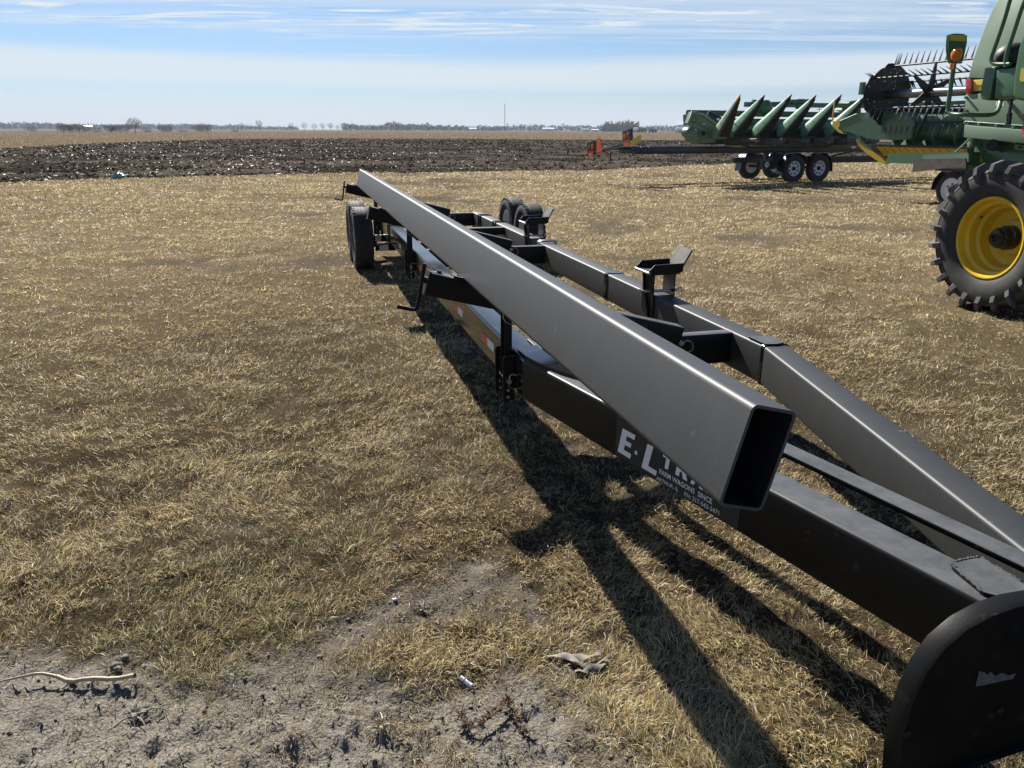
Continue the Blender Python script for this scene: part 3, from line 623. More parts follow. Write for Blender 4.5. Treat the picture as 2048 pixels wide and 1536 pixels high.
# axles and wheels
def tyre_profile(Rt, Wt, Rr):
    h = Wt / 2; P = [(Rr - .004, -h * .68), (Rr + .012, -h * .80), (Rr + (Rt - Rr) * .45, -h * .99), (Rt - .030, -h * .93), (Rt - .012, -h * .80)]
    g = .008
    for a in (-.62, -.26, .08, .42):   # four ribs with grooves between
        b = a + .27; P += [(Rt - .003 if abs(a) > .5 else Rt, a * h), (Rt, b * h * .98)]
        if a < .4: P += [(Rt - g, b * h + .0005), (Rt - g, (a + .34) * h)]
    P += [(Rt - .012, h * .80), (Rt - .030, h * .93), (Rr + (Rt - Rr) * .45, h * .99), (Rr + .012, h * .80), (Rr - .004, h * .68)]
    return P
def trailer_wheel(parent, c, axis, Rt, Wt, Rr, spokes=True, tm='rubber', rm='white'):
    """axis points to the outside of the wheel"""
    ty_ = mesh('tyre', lathe(tyre_profile(Rt, Wt, Rr), c, axis, 48), M[tm], parent, smooth=35)
    nsh = 40; tl = []
    ax = Vector(axis).normalized(); x = ZV; y = ax.cross(x)
    for i in range(nsh):     # shoulder blocks
        a = 2 * math.pi * i / nsh; d = x * math.cos(a) + y * math.sin(a); t_ = ax.cross(d)
        for s in (-1, 1): tl.append(box(Vector(c) + d * (Rt - .010) + ax * s * Wt * .37, t_, ax, d, 2 * math.pi * Rt / nsh * .62, Wt * .17, .022, .002))
    mesh('tread_blocks', join(*tl), M[tm], ty_)['kind'] = 'stuff'
    w = Wt * .36
    rim = mesh('rim', lathe([(Rr * 1.035, w), (Rr * .97, w + .004), (Rr * .90, w - .02), (Rr * .86, w * .35), (Rr * .80, w * .30), (Rr * .72, w * .42), (Rr * .45, w * .55), (Rr * .33, w * .45), (.0001, w * .45)], c, axis, 40), M[rm], ty_, smooth=40)
    mesh('rim_back', lathe([(Rr * 1.035, -w), (Rr * .97, -w - .004), (Rr * .90, -w + .02), (Rr * .86, w * .2), (Rr * .3, w * .15), (.0001, w * .15)], c, axis, 40), M[rm], ty_, smooth=40)
    cc_ = Vector(c); hol = []
    if spokes:
        for i in range(8):
            a = 2 * math.pi * (i + .5) / 8; d = x * math.cos(a) + y * math.sin(a); t_ = ax.cross(d); b = cc_ + ax * (w * .50)
            hol.append(prism([b + d * Rr * .80 + t_ * Rr * .17, b + d * Rr * .80 - t_ * Rr * .17, b + d * Rr * .50 + ax * .005], ax * .010))
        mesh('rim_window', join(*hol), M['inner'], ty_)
    hub = mesh('hub', lathe([(.0001, w + .015), (Rr * .20, w + .012), (Rr * .22, w * .5), (Rr * .30, w * .5), (Rr * .30, w * .42)], cc_, axis, 16), M['darkm'], ty_, smooth=40)
    nuts = []
    for i in range(6):
        a = 2 * math.pi * i / 6; d = x * math.cos(a) + y * math.sin(a); nuts.append(bolt(cc_ + d * Rr * .38 + ax * w * .52, ax, .012, .02))
    mesh('lug_nut', join(*nuts), M['zinc'], ty_)
    return ty_
for ua in (8.86, 9.63):
    ax_ = mesh('axle', join(beam(T(ua, .80, .236), T(ua, 2.47, .236), .072, .078, r=.006), beam(T(ua, .80, .25), T(ua, .74, .342), .06, .06, up=TA), beam(T(ua, 2.47, .25), T(ua, 2.53, .342), .06, .06, up=TA), tube([T(ua, .60, .342), T(ua, .80, .342)], .035, 12), tube([T(ua, 2.47, .342), T(ua, 2.67, .342)], .035, 12)), M['black'], tr, smooth=40)
    mesh('axle_label', box(T(ua - .038, .89, .236), TL, ZV, TA, .10, .062, .002), M['letter'], ax_)
    mesh('brake_hose', tube(smooth_path([T(ua - .04, .80, .30), T(ua - .05, .86, .26), T(ua - .05, .93, .29), T(ua - .02, .96, .33)], 2), .007, 6), M['darkm'], ax_, smooth=60)
    trailer_wheel(tr, T(ua, .656, .342), -TL, .345, .215, .200, tm='rubber')
    trailer_wheel(tr, T(ua, 2.614, .342), TL, .345, .215, .200, tm='rubber')
# reflective tape on the outer face of the left rail
vo = VL - RW / 2 - .001
for u in (5.02, 4.19, 8.05, 7.30, 6.55):
    L_ = .30 if u < 7 else .28
    a = mesh('reflective_tape', prism([T(u, vo, .358), T(u - L_ * .5, vo, .358), T(u - L_ * .5, vo, .404), T(u, vo, .404)], TL * -.0012), M['tapered'], railL)
    mesh('reflective_tape', prism([T(u - L_ * .5 - .001, vo, .358), T(u - L_, vo, .358), T(u - L_, vo, .404), T(u - L_ * .5 - .001, vo, .404)], TL * -.0012), M['tapewhite'], railL)
# maker's decal on the left tongue beam
nb = -xL if xL.dot(TL) > 0 else xL          # outward (left) normal of the beam's outer face
fo = T(UB_L, VL, ZM) + nb * (RW / 2 + .0006); sd = -dL      # sd runs along the beam towards the hitch
def dec(x, y):
    p = onp(x, y, fo, nb) - fo; return p.dot(sd), p.z
def decp(s, z, lift=0.0): return fo + sd * s + ZV * z + nb * lift
s0 = dec(1233, 860)[0]; s1 = dec(1478, 1040)[0]
plate = mesh('decal_panel', prism([decp(s0, -.088), decp(s1, -.088), decp(s1, .085), decp(s0, .085)], nb * .0008), M['grit'], tongL)
def poly_letter(nm, loops, x0, y0, sx, sy, lift=.0014, m='letter'):
    # slanted block letters cut from polygons in a unit cell
    vf = [prism([decp(x0 + (a + .22 * b) * sx, y0 + b * sy, lift) for a, b in lp], nb * .0006) for lp in loops]
    return mesh(nm, join(*vf), M[m], plate)
zl = dec(1275, 925)[1] - .002; lh = .105; se = dec(1236, 905)[0]; cw = (dec(1283, 938)[0] - se) * .74
poly_letter('letter_e', [[(0, 0), (.72, 0), (.72, .2), (.3, .2), (.3, .42), (.62, .42), (.62, .6), (.3, .6), (.3, .8), (.72, .8), (.72, 1), (0, 1)]], se, zl, cw, lh)
mesh('dot', disc(decp(se + cw * 1.02, zl + lh * .36, .001), nb, .0085, .001, 14), M['letter'], plate)
poly_letter('letter_z', [[(0, 0), (.80, 0), (.80, .2), (.32, .2), (.36, 1), (.04, 1)]], se + cw * 1.36, zl - .006, cw * .95, lh)
xx = se + cw * 2.30
for nm, lps in (('letter_t', [[(.28, .42), (.55, .42), (.55, .8), (.85, .8), (.85, 1), (0, 1), (0, .8), (.28, .8)]]),
                ('letter_r', [[(0, .42), (.28, .42), (.28, .62), (.45, .62), (.58, .42), (.92, .42), (.72, .66), (.85, .7), (.85, .9), (.72, 1), (0, 1)]]),
                ('letter_a', [[(0, .42), (.26, .42), (.34, .56), (.6, .56), (.66, .42), (.92, .42), (.62, 1), (.34, 1)]]),
                ('letter_i', [[(0, .42), (.28, .42), (.28, 1), (0, 1)]]), ('letter_l', [[(0, .42), (.75, .42), (.75, .58), (.28, .58), (.28, 1), (0, 1)]])):
    poly_letter(nm, lps, xx, zl, cw * .62, lh); xx += cw * (.34 if nm == 'letter_i' else .70)
def dtext(nm, body, pa, pb, cap, bold=0.0):
    a, b = dec(*pa), dec(*pb)
    text_mesh(nm, body, decp(a[0], a[1]), sd + ZV * ((b[1] - a[1]) / max(1e-6, b[0] - a[0])), ZV, b[0] - a[0], M['letter'], plate, height=cap, bold=bold, lift=.0012 if sd.cross(ZV).dot(nb) > 0 else -.0012)
dtext('lettering', 'FARM WAGONS  SINCE', (1319, 947), (1424, 1009), .020, .012)
dtext('lettering', 'ARTHUR, IL', (1313, 960), (1357, 985), .017)
dtext('lettering', 'PH: 217-543-3471', (1369, 992), (1438, 1031), .017)
# big rounded black guard at the nose
GU = 1.0
gp = [(1764, 1600), (1764, 1536), (1768, 1480), (1778, 1424), (1796, 1368), (1821, 1316), (1855, 1270), (1900, 1232), (1950, 1205), (2000, 1188), (2048, 1180)]
gl = [atu(a, b, GU + .032) for a, b in gp]
def gv(p): return (p.dot(TL), p.z)
G2 = [gv(p) for p in gl]; vc_ = G2[-1][0] + .03; G2 = G2 + [(2 * vc_ - a, b) for a, b in reversed(G2)]
G2[0] = (G2[0][0], .205); G2[-1] = (G2[-1][0], .26)
cx_, cz_ = vc_, .40
def gst(u, s): return [T(u, cx_ + (a - cx_) * s, cz_ + (b - cz_) * s) for a, b in G2]
V = gst(GU + .006, .955) + gst(GU - .004, .965) + gst(GU - .010, .985) + gst(GU + .0, 1.0) + gst(GU + .032, 1.0) + gst(GU + .032, .985) ; n_ = len(G2); Fc = [tuple(range(n_))]
for i in range(5):
    for k in range(n_): q = (k + 1) % n_; Fc.append((i * n_ + k, i * n_ + q, (i + 1) * n_ + q, (i + 1) * n_ + k))
Fc.append(tuple(reversed(range(5 * n_, 6 * n_))))
gd = mesh('nose_guard', (V, Fc), M['poly'], tr, smooth=35, label='rounded black plastic guard at the hitch end')
def gpt(x, y): return atu(x, y, GU + .0045)
mesh('guard_decal', prism([gpt(*q) for q in ((1951, 1373), (1954, 1358), (1958, 1342), (1968, 1344), (1974, 1350), (1980, 1343), (1990, 1352), (2003, 1345), (2016, 1350), (2031, 1346), (2026, 1357))], TA * -.0008), mat('torn_sticker', (.10, .10, .10), .6, var=.5, vscale=120), gd)
for q in ((1998, 1419), (1811, 1466)): mesh('guard_bolt', bolt(gpt(*q), -TA, .009, .004), M['darkm'], gd)
mesh('guard_mount', join(beam(T(GU + .03, vc_, .35), T(GU + .15, vc_ + .1, .38), .06, .06)), M['black'], tr)
# ================================================================ green combine at the right edge
WR = .640; CN = yawv(254.8); CA = Vector((CN.y, -CN.x, 0)).normalized()     # CN: outward normal of the visible side
if CA.y < 0: CA = -CA                                                      # CA: towards the combine's rear (away from the camera)
wc = atz(2014, 475, WR - .01); wc.z = WR - .012
cb = thing('combine_harvester', Vector((wc.x, wc.y, 0)), 'green combine harvester with a yellow-rimmed lugged tyre at the right edge', 'combine')
TWd = .44
prof = [(.335, -TWd * .38), (.350, -TWd * .43), (.40, -TWd * .50), (.48, -TWd * .535), (.545, -TWd * .51), (.575, -TWd * .46), (.592, -TWd * .33), (.598, 0), (.592, TWd * .33), (.575, TWd * .46), (.556, TWd * .495), (.553, TWd * .503), (.545, TWd * .508), (.48, TWd * .535), (.40, TWd * .50), (.350, TWd * .43), (.335, TWd * .38)]
sty = mesh('steer_tyre', lathe(prof, wc, CN, 72), M['rubberag'], cb, smooth=45)
NL = 22; ux = ZV; uy = CN.cross(ux)
def lug(a0, side):
    """one curved tread bar from the centre line to the shoulder and down the sidewall"""
    st = []
    for t, off, rad, hgt, wid in ((-.06, .02, .600, .030, .030), (.12, .11, .600, .036, .030), (.27, .20, .598, .048, .040), (.40, .275, .594, .056, .046), (.485, .315, .580, .064, .052), (.515, .325, .548, .046, .056), (.52, .330, .500, .010, .060)):
        a = a0 + off * 1.15 / .6 * .62; d = ux * math.cos(a) + uy * math.sin(a); tg = CN.cross(d)
        k = (.0 if t < .45 else .5 if t < .5 else .85); up_ = (d * (1 - k) + CN * side * k).normalized()
        st.append((wc + d * (rad + hgt * (1 - k) * .5) + CN * side * (TWd * t + hgt * k * .25), tg, up_, (wid, hgt)))
    V, Fc = [], []
    for p, xd, yd, (w, h) in st: V += [p + xd * w * .62 - yd * h, p + xd * w * .36 + yd * h * .5, p - xd * w * .36 + yd * h * .5, p - xd * w * .62 - yd * h]
    for i in range(len(st) - 1):
        for k in range(4): q = (k + 1) % 4; Fc.append((i * 4 + k, i * 4 + q, i * 4 + 4 + q, i * 4 + 4 + k))
    Fc += [(3, 2, 1, 0), tuple(range(len(V) - 4, len(V)))]
    return V, Fc
for i in range(NL):
    for s, ph in ((1, 0.0), (-1, .5)): mesh('tread_lug', lug(-2 * math.pi * (i + ph) / NL, s), M['lugdust'], sty, smooth=35)
mesh('tread_band', lathe([(.5615, -TWd * .49), (.577, -TWd * .465), (.594, -TWd * .33), (.600, 0), (.594, TWd * .33), (.577, TWd * .465), (.560, TWd * .496)], wc, CN, 72), M['lugdust'], sty, smooth=60)
mesh('bead_line', lathe([(.5555, TWd * .500), (.559, TWd * .505), (.5555, TWd * .512)], wc, CN, 72, closed_prof=True), M['rubber'], sty, smooth=60)
rimc = mesh('steer_rim', lathe([(.350, TWd * .40), (.352, TWd * .44), (.342, TWd * .455), (.328, TWd * .445), (.322, TWd * .40), (.318, TWd * .30), (.296, TWd * .27), (.290, TWd * .26), (.284, TWd * .10), (.262, TWd * .07), (.256, TWd * .06), (.252, -.03), (.240, -.06), (.205, -.072), (.160, -.066), (.148, -.045), (.115, -.040), (.0001, -.040)], wc, CN, 64), M['rimyel'], cb, smooth=30)
mesh('hub', join(lathe([(.105, -.04), (.105, .02), (.092, .025), (.088, .095), (.080, .10), (.070, .125), (.035, .128), (.030, .115), (.0001, .115)], wc, CN, 32)), M['gloss'], rimc, smooth=35)
for i in range(10):
    a = 2 * math.pi * (i + .3) / 10; d = ux * math.cos(a) + uy * math.sin(a); mesh('wheel_bolt', bolt(wc + d * .140 + CN * -.058, CN, .014, .020), M['zinc'], rimc)
d = (ux * .55 - uy * .83) if (ux * .55 - uy * .83).dot(CA) > 0 else (ux * .55 + uy * .83)
mesh('valve_stem', tube([wc + d * .290 + CN * .05, wc + d * .28 + CN * .085, wc + d * .262 + CN * .088], .006, 6), M['darkm'], rimc, smooth=60)
mesh('rim_sticker', prism([onp(*q, wc + CN * -.05, CN) for q in ((1964, 478), (1966, 452), (1970, 452), (1968, 477))], CN * .004), M['salmon'], rimc)
def tyre_text(body, ang0, dang, rad, h):
    for i, ch in enumerate(body):
        a = ang0 + dang * i; d_ = ux * math.cos(a) + uy * math.sin(a); tg = CN.cross(d_); tg = tg if tg.dot(ZV) * 0 + 1 else tg
        text_mesh('raised_letter', ch, wc + d_ * rad + CN * (TWd * .533), tg * (1 if dang > 0 else -1), d_ * (1 if dang > 0 else -1), .028, M['rubber'], sty, height=h, lift=.003)
tyre_text('senad', R(118), R(4.6), .470, .036)
# axle stub joining the wheel to the body
BI = .80                                            # body side is inset from the wheel's centre plane
bp0 = wc - CN * BI
mesh('rear_axle', join(beam(wc - CN * .05, wc - CN * 2.6, .16, .2), tube([wc - CN * 2.5, wc - CN * 2.9], .09, 12)), M['green'], cb, smooth=40)
far_w = wc - CN * 3.0; mesh('far_tyre', lathe(prof, far_w, -CN, 40), M['rubberag'], cb, smooth=45)
def B(x, y, off=0.0): return onp(x, y, bp0 + CN * off, CN)
def soften(o, w, seg=2):
    bm = bmesh.new(); bm.from_mesh(o.data); bmesh.ops.bevel(bm, geom=list(bm.edges), offset=w, segments=seg, profile=.6, affect='EDGES', clamp_overlap=True); bm.to_mesh(o.data); bm.free()
    o.data.polygons.foreach_set('use_smooth', [True] * len(o.data.polygons)); o.data.set_sharp_from_angle(angle=R(50)); return o
def panel(nm, pts, off, depth, m, parent=None, bevel=True, smooth=None):
    o = mesh(nm, prism([B(x, y, off) for x, y in pts], -CN * depth), M[m] if isinstance(m, str) else m, parent or cb)
    return soften(o, .010) if depth > .04 else o
hood_pts = [(1934, 157), (1941, 128), (1949, 104), (1958, 80), (1966, 58), (1975, 36), (1983, 18), (1990, 4), (2002, -14), (2020, -30), (2060, -44), (2200, -62), (2420, -75), (2420, 170), (2200, 164)]
# hood: side skin with a rolled rear edge
P0 = [B(x, y) for x, y in hood_pts]; cen = sum(P0, Vector()) / len(P0)
def shr(P, s, off): return [cen + (p - cen) * s - CN * off for p in P]
V = []
for s, off in ((.955, 0), (.972, .004), (.986, .018), (.996, .045), (1.0, .09), (1.0, 1.35)): V += shr(P0, s, off)
n_ = len(P0); Fc = [tuple(range(n_))]
for i in range(5):
    for k in range(n_): q = (k + 1) % n_; Fc.append((i * n_ + k, i * n_ + q, (i + 1) * n_ + q, (i + 1) * n_ + k))
Fc.append(tuple(reversed(range(5 * n_, 6 * n_))))
hood = mesh('engine_hood', (V, Fc), M['faded'], cb, smooth=60)
panel('lamp_recess', [(1931, 157), (1965, 152), (2080, 146), (2420, 132), (2420, 215), (2080, 196), (1931, 189)], -.02, 1.3, 'darkm')
panel('tail_lamp', [(1930.5, 160), (1943, 159), (1943, 185.5), (1930, 187)], .03, .12, 'redlens')
panel('tail_lamp', [(1944.5, 160), (1992, 156.5), (1992, 180), (1944.5, 183)], .012, .05, 'yellens')
panel('lamp_rib', [(1944.5, 170), (1992, 167), (1992, 168.5), (1944.5, 171.5)], .016, .01, 'yellow')
side = panel('side_panel', [(1930, 189), (1965, 186), (2080, 180), (2420, 168), (2420, 272), (2080, 254), (1929.5, 243.5)], .015, 1.3, 'faded')
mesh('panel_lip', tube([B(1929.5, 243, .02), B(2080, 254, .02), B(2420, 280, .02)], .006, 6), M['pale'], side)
strip = panel('skirt_panel', [(1929, 244.5), (2080, 255), (2420, 276), (2420, 320), (2080, 290), (1926, 274)], .0, 1.3, 'green')
low = panel('skirt_band', [(1928, 250), (2048, 259.5), (2420, 290), (2420, 330), (2080, 292), (2048, 287.5), (1928, 275)], .05, .08, 'faded')
for q in ((1933, 245.5), (1961, 248.5), (1996, 251), (2030, 255)): mesh('panel_bolt', lathe([(.0001, .03), (.012, .028), (.012, 0)], B(*q, .015), CN, 8), M['pale'], side)
for q in ((1933.5, 195), (1933.5, 221)): mesh('panel_bolt', lathe([(.0001, .03), (.013, .028), (.013, 0)], B(*q, .015), CN, 8), M['pale'], side)
panel('number_sticker', [(1992, 203), (2008, 204), (2008, 213), (1992, 212)], .0165, .0015, 'letter', side)
fr = panel('frame_plate', [(1934, 276), (1940, 300), (1932, 318), (1930, 345), (1930, 372), (2420, 420), (2420, 330), (2080, 293)], -.06, .05, 'green')
panel('frame_flange', [(1931, 282), (1946, 276), (1944, 292), (1936, 300), (1950, 340), (1940, 372), (1929, 350), (1932, 318), (1937, 300)], .02, .06, 'faded', fr)
panel('frame_sticker', [(1944, 312), (1962, 310), (1965, 325), (1942, 327)], -.055, .004, 'yellow', fr)
mesh('frame_stub', join(tube([B(1985, 290, -.06), B(1985, 290, .10)], .055, 14), tube([B(1985, 290, .1), B(1985, 290, .16)], .042, 14)), M['darkm'], fr, smooth=40)
for q in ((1971, 303), (2004, 303), (1963, 291)): mesh('frame_hole', disc(B(*q, -.06), CN, .014, .002, 10), M['inner'], fr)
panel('frame_lug', [(2029, 288), (2048, 290), (2048, 301), (2028, 299)], .02, .06, 'faded', fr)
mesh('lug_bolt', tube([B(2038, 294, .02), B(2038, 294, .06)], .012, 8), M['darkm'], fr, smooth=40)
for q in ((1934, 309), (1931.5, 325)): mesh('panel_bolt', tube([B(*q, .02), B(*q, .06)], .012, 8), M['pale'], fr, smooth=40)
# straw spreader deck behind the body
def Rr_(x, y, s): return onp(x, y, bp0 + CA * s, CA)    # plane across the combine
dk = mesh('spreader_deck', prism([B(1777, 306.5, .10), B(1935, 304, .10), B(1935, 330, .10), B(1771, 326, .10)], -CN * 1.2), M['green'], cb)
mesh('spreader_lip', prism([B(1849, 310, .14), B(1937, 306.5, .14), B(1937, 324, .14), B(1843, 317, .14)], -CN * .03), M['faded'], dk)
mesh('rubber_flap', prism([B(1828, 318.5, .20), B(1930, 316.5, .20), B(1932, 332, .20), B(1824, 344, .20)], -CN * .02), M['board'], dk)
mesh('rubber_flap', prism([B(1869, 337, .16), B(1932, 328, .16), B(1932, 343, .16), B(1870, 341, .16)], -CN * .02), M['board'], dk)
mesh('deck_stay', tube([B(1938, 279, .08), B(1904, 312, .08)], .010, 6), M['faded'], dk, smooth=60)
# warning lamp paddle on its bent outrigger tube, in front of the body
OFF = .55
lp = [B(2002, 190, .04), B(2001, 206, .10), B(1996, 222, .2), B(1986, 229, .30), B(1970, 230, .40), B(1930, 229.5, OFF), B(1908, 229, OFF), B(1899, 226, OFF), B(1896, 217, OFF), B(1897, 205, OFF), B(1903, 165, OFF), B(1911, 108, OFF)]
arm_ = mesh('lamp_arm', tube(smooth_path(lp, 2), .021, 10), M['green'], cb, smooth=60)
pf = CA * -1.0                                  # paddle faces along the machine, towards the camera
def PD(x, y, s=0.0): return onp(x, y, B(1912, 100, OFF) + CA * s, CA)
pad = mesh('lamp_paddle', prism([PD(*q) for q in ((1899, 70), (1904, 67.5), (1915, 67), (1927, 67.8), (1934, 71), (1934, 85), (1931, 100), (1927, 118), (1923, 126), (1903, 127), (1899, 116), (1897, 98), (1898, 80))], CA * .035), M['green'], cb)
mesh('paddle_band', prism([PD(*q, -.004) for q in ((1900, 70), (1932, 70), (1931.5, 82.5), (1900, 81))], CA * .004), M['yellens'], pad)
lc = PD(1912.5, 109, -.07)
al = mesh('amber_lamp', lathe([(.0001, .055), (.020, .052), (.036, .035), (.042, .0), (.036, -.03), (.0001, -.05)], lc, CA * -1, 24), M['amber'], cb, smooth=60)
al.matrix_basis = Matrix.Translation(lc) @ Matrix.Diagonal((1, 1, 1.42, 1)) @ Matrix.Translation(-lc)
mesh('lamp_base', tube([lc - ZV * .05 + CA * .03, lc - ZV * .09 + CA * .03], .018, 10), M['amber'], al)
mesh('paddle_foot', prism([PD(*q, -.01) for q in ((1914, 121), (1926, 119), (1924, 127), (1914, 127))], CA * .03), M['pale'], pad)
# grab rails, tool boxes and tank at the top right
GO = .45
for a, b in (([(2042, -30), (2022, -8), (2012, 30), (1998, 72), (1986, 105), (1982, 117), (1983, 124), (1989, 128), (2000, 128.5), (2020, 128)], .55), ([(2070, -40), (2049, 2), (2040, 26), (2026, 70), (2013, 108), (2011, 124), (2012, 134)], .55)):
    mesh('grab_rail', tube(smooth_path([B(x, y, b) for x, y in a], 2), .018, 10), M['green'], cb, smooth=60)
bx1 = [(1970, 136), (1990, 133.5), (1991, 136), (1980, 196), (1977, 201), (1964, 199), (1960, 193), (1962, 175)]
soften(mesh('tool_box', prism([B(x, y, .52) for x, y in bx1], -CN * .30), M['green'], cb), .025, 3)
mesh('box_gap', prism([B(x, y, .47) for x, y in ((1986, 138), (1994, 138), (1990, 201), (1976, 201))], -CN * .22), M['darkm'], cb)
soften(mesh('tool_box', prism([B(x, y, .55) for x, y in ((1992, 139), (2032, 133), (2050, 133), (2050, 197), (2022, 196.5), (1987, 199))], -CN * .35), M['green'], cb), .025, 3)
soften(mesh('corner_tank', prism([B(x, y, .62) for x, y in ((2036, 100), (2042, 80), (2050, 60), (2140, 20), (2300, 20), (2300, 230), (2140, 215), (2050, 203), (2034, 200), (2026, 193), (2025, 183), (2030, 133))], -CN * .40), M['green'], cb), .025, 3)
mesh('tank_decal', prism([B(x, y, .625) for x, y in ((2042, 137), (2060, 131), (2060, 165), (2041, 163), (2039, 158))], -CN * .004), M['yellens'], cb)
mesh('filter_bowl', bumpy(B(2027, 113, .35), .16, .14, .12, 3, .02, 3), M['darkm'], cb, smooth=60)
mesh('grab_strap', join(tube([B(2023, 200, .35), B(2019, 226, .35)], .014, 8), tube([B(2019.5, 226, .35), B(2016, 250, .35)], .024, 8)), M['gloss'], cb, smooth=50)
mesh('red_strip', prism([B(2049, 236, .35), B(2070, 237, .35), B(2070, 276, .35), B(2041.5, 271, .35)], -CN * .02), M['salmon'], cb)
mesh('bracket_clip', prism([B(2036, 227, .10), B(2048, 227.5, .10), B(2048, 234, .10), B(2036, 233, .10)], -CN * .08), M['darkm'], cb)
# the rest of the machine, out of the frame to the right (front axle, cab, grain tank)
bodyc = wc - CN * 1.55 - CA * 3.0
mesh('separator_body', box(bodyc + ZV * (1.9 - wc.z), CN, CA, ZV, 1.3, 4.4, 1.9, .05), M['green'], cb)
mesh('drive_tyre', lathe([(r * 1.45, o * 1.35) for r, o in prof], Vector((0, 0, 0)) + wc - CA * 3.7 + CN * .05 + ZV * (.92 - wc.z) , CN, 48), M['rubberag'], cb, smooth=45)

# ================================================================ wheeled corn head on its navy trailer
G2Y = 67.0; A2 = yawv(G2Y); N2 = Vector((A2.y, -A2.x, 0)); g2 = atz(1582, 364)
def J(a, n, z): return g2 + A2 * a + N2 * n + ZV * z
def J2(x, y, n): return onp(x, y, g2 + N2 * n, N2)
jt = thing('header_trailer', J(.5, -1.0, 0), 'dark navy header trailer with white spoked wheels carrying the green corn head', 'trailer')
BN = -.55
mesh('main_beam', beam(J(-5.35, BN, .955), J(8.0, BN, .975), .15, .205, r=.01), M['navy'], jt, smooth=40)
mesh('main_beam', beam(J(-5.30, BN - .9, .955), J(8.0, BN - .9, .975), .15, .205, r=.01), M['navy'], jt, smooth=40)
for a in (-5.2, -4.95): mesh('beam_rib', box(J(a, BN + .08, .955), A2, ZV, N2, .02, .2, .02), M['navy'], jt)
for a in (-5.25, -2.0, 2.2): mesh('cross_member', beam(J(a, BN, .95), J(a, BN - .9, .95), .12, .12), M['navy'], jt)
for a in (0.0, 1.0):
    for n, s in ((0, 1), (-2.0, -1)): trailer_wheel(jt, J(a, n, .405), N2 * s, .408, .235, .225)
    mesh('axle', beam(J(a, .1, .405), J(a, -2.1, .405), .08, .08), M['darkm'], jt, smooth=40)
for n in (0, -2.0):
    fp = []
    for i in range(13):
        a = math.pi * (1 - i / 12); fp.append((-.0 + .47 * math.cos(a), .405 + .46 * math.sin(a)))
    fp2 = [(x + 1.0, z) for x, z in fp]
    outl = [(-.50, .25)] + fp[1:-2] + [(.36, .76), (.64, .76)] + fp2[2:-1] + [(1.49, .30)]
    V = [J(x, n - .15, z) for x, z in outl] + [J(x, n + .14, z) for x, z in outl]; q = len(outl)
    V += [p + ZV * .015 for p in V]; Fc = []
    for i in range(q - 1): Fc += [(i, i + 1, q + i + 1, q + i), (2 * q + i, 3 * q + i, 3 * q + i + 1, 2 * q + i + 1), (i, 2 * q + i, 2 * q + i + 1, i + 1), (q + i, q + i + 1, 3 * q + i + 1, 3 * q + i)]
    mesh('fender', (V, Fc), M['gloss'], jt, smooth=50)
mesh('walking_beam', join(beam(J(-.95, -.28, .60), J(1.6, -.28, .60), .12, .16), beam(J(-.9, -1.75, .60), J(1.6, -1.75, .60), .12, .16)), M['navy'], jt, smooth=40)
for a in (-.6, .5, 1.5): mesh('suspension_post', beam(J(a, BN, .62), J(a, BN, .88), .14, .12, up=A2), M['navy'], jt)
mesh('running_gear_pole', beam(J(1.55, -.9, .62), J(7.2, -.9, .62), .16, .20), M['darkm'], jt, smooth=40)
mesh('gear_brace', beam(J(-.70, -.25, .64), J(.25, BN, .90), .06, .06), M['darkm'], jt)
mesh('gear_brace', beam(J(2.3, -.8, .74), J(3.1, BN, .92), .06, .06), M['darkm'], jt)
def badge(c, w, h, m_par, nrm=N2, ax=A2):
    lp_ = [c + ax * w / 2 * math.cos(2 * math.pi * i / 24) + ZV * h / 2 * math.sin(2 * math.pi * i / 24) for i in range(24)]
    b_ = mesh('maker_badge', prism(lp_, nrm * .004), M['letter'], m_par)
    text_mesh('lettering', 'J&M', c - ax * w * .33 - ZV * h * .22 + nrm * .005, ax, ZV, w * .66, M['gloss'], m_par, height=h * .46, lift=.002 if ax.cross(ZV).dot(nrm) > 0 else -.002, bold=.02)
badge(J2(1707.5, 292, BN + .077), .235, .155, jt); badge(J2(1534, 329.5, -.21), .15, .155, jt)
mesh('badge_plate', box(J2(1534, 330, -.24), A2, ZV, N2, .55, .26, .02), M['navy'], jt)
# rear light bar, tilted, with orange triangle and two lamp boxes
lb = J(-5.95, BN - .35, 1.00); bd = (N2 * math.cos(R(9.5)) + ZV * math.sin(R(9.5))).normalized(); bu = (ZV * math.cos(R(9.5)) - N2 * math.sin(R(9.5))).normalized()
mesh('light_bar_arm', beam(J(-5.2, BN - .35, 1.02), lb, .08, .08), M['navy'], jt)
bar = mesh('light_bar', beam(lb - bd * 1.22, lb + bd * 1.22, .07, .085, up=bu), M['navy'], jt)
for s in (-1.04, 1.02):
    c = lb + bd * s + bu * .20 - A2 * .04
    bx = mesh('lamp_box', box(c, bd, bu, A2, .44, .30, .07, .01), M['gloss'], jt)
    mesh('amber_lens', disc(c - A2 * .036 - bd * .10 * (1 if s > 0 else -1), -A2, .062, .02, 18), M['amber'], bx)
    mesh('red_lens', disc(c - A2 * .036 + bd * .08 * (1 if s > 0 else -1), -A2, .058, .02, 18), M['redlens'], bx)
    mesh('orange_strip', box(c - bu * .22 - A2 * .045, bd, bu, A2, .30, .09, .01), M['orange'], bx)
    mesh('red_strip', box(c - bu * .135 - A2 * .045, bd, bu, A2, .34, .05, .01), M['redlens'], bx)
mesh('yellow_marker', box(lb + bd * 1.30 + N2 * .10 + bu * .02 - A2 * .03, (bd + A2 * .3 + ZV * .35).normalized(), bu, A2, .40, .16, .02), M['yellens'], bar)
tc_ = lb - bd * .55 - A2 * .06 + bu * .02
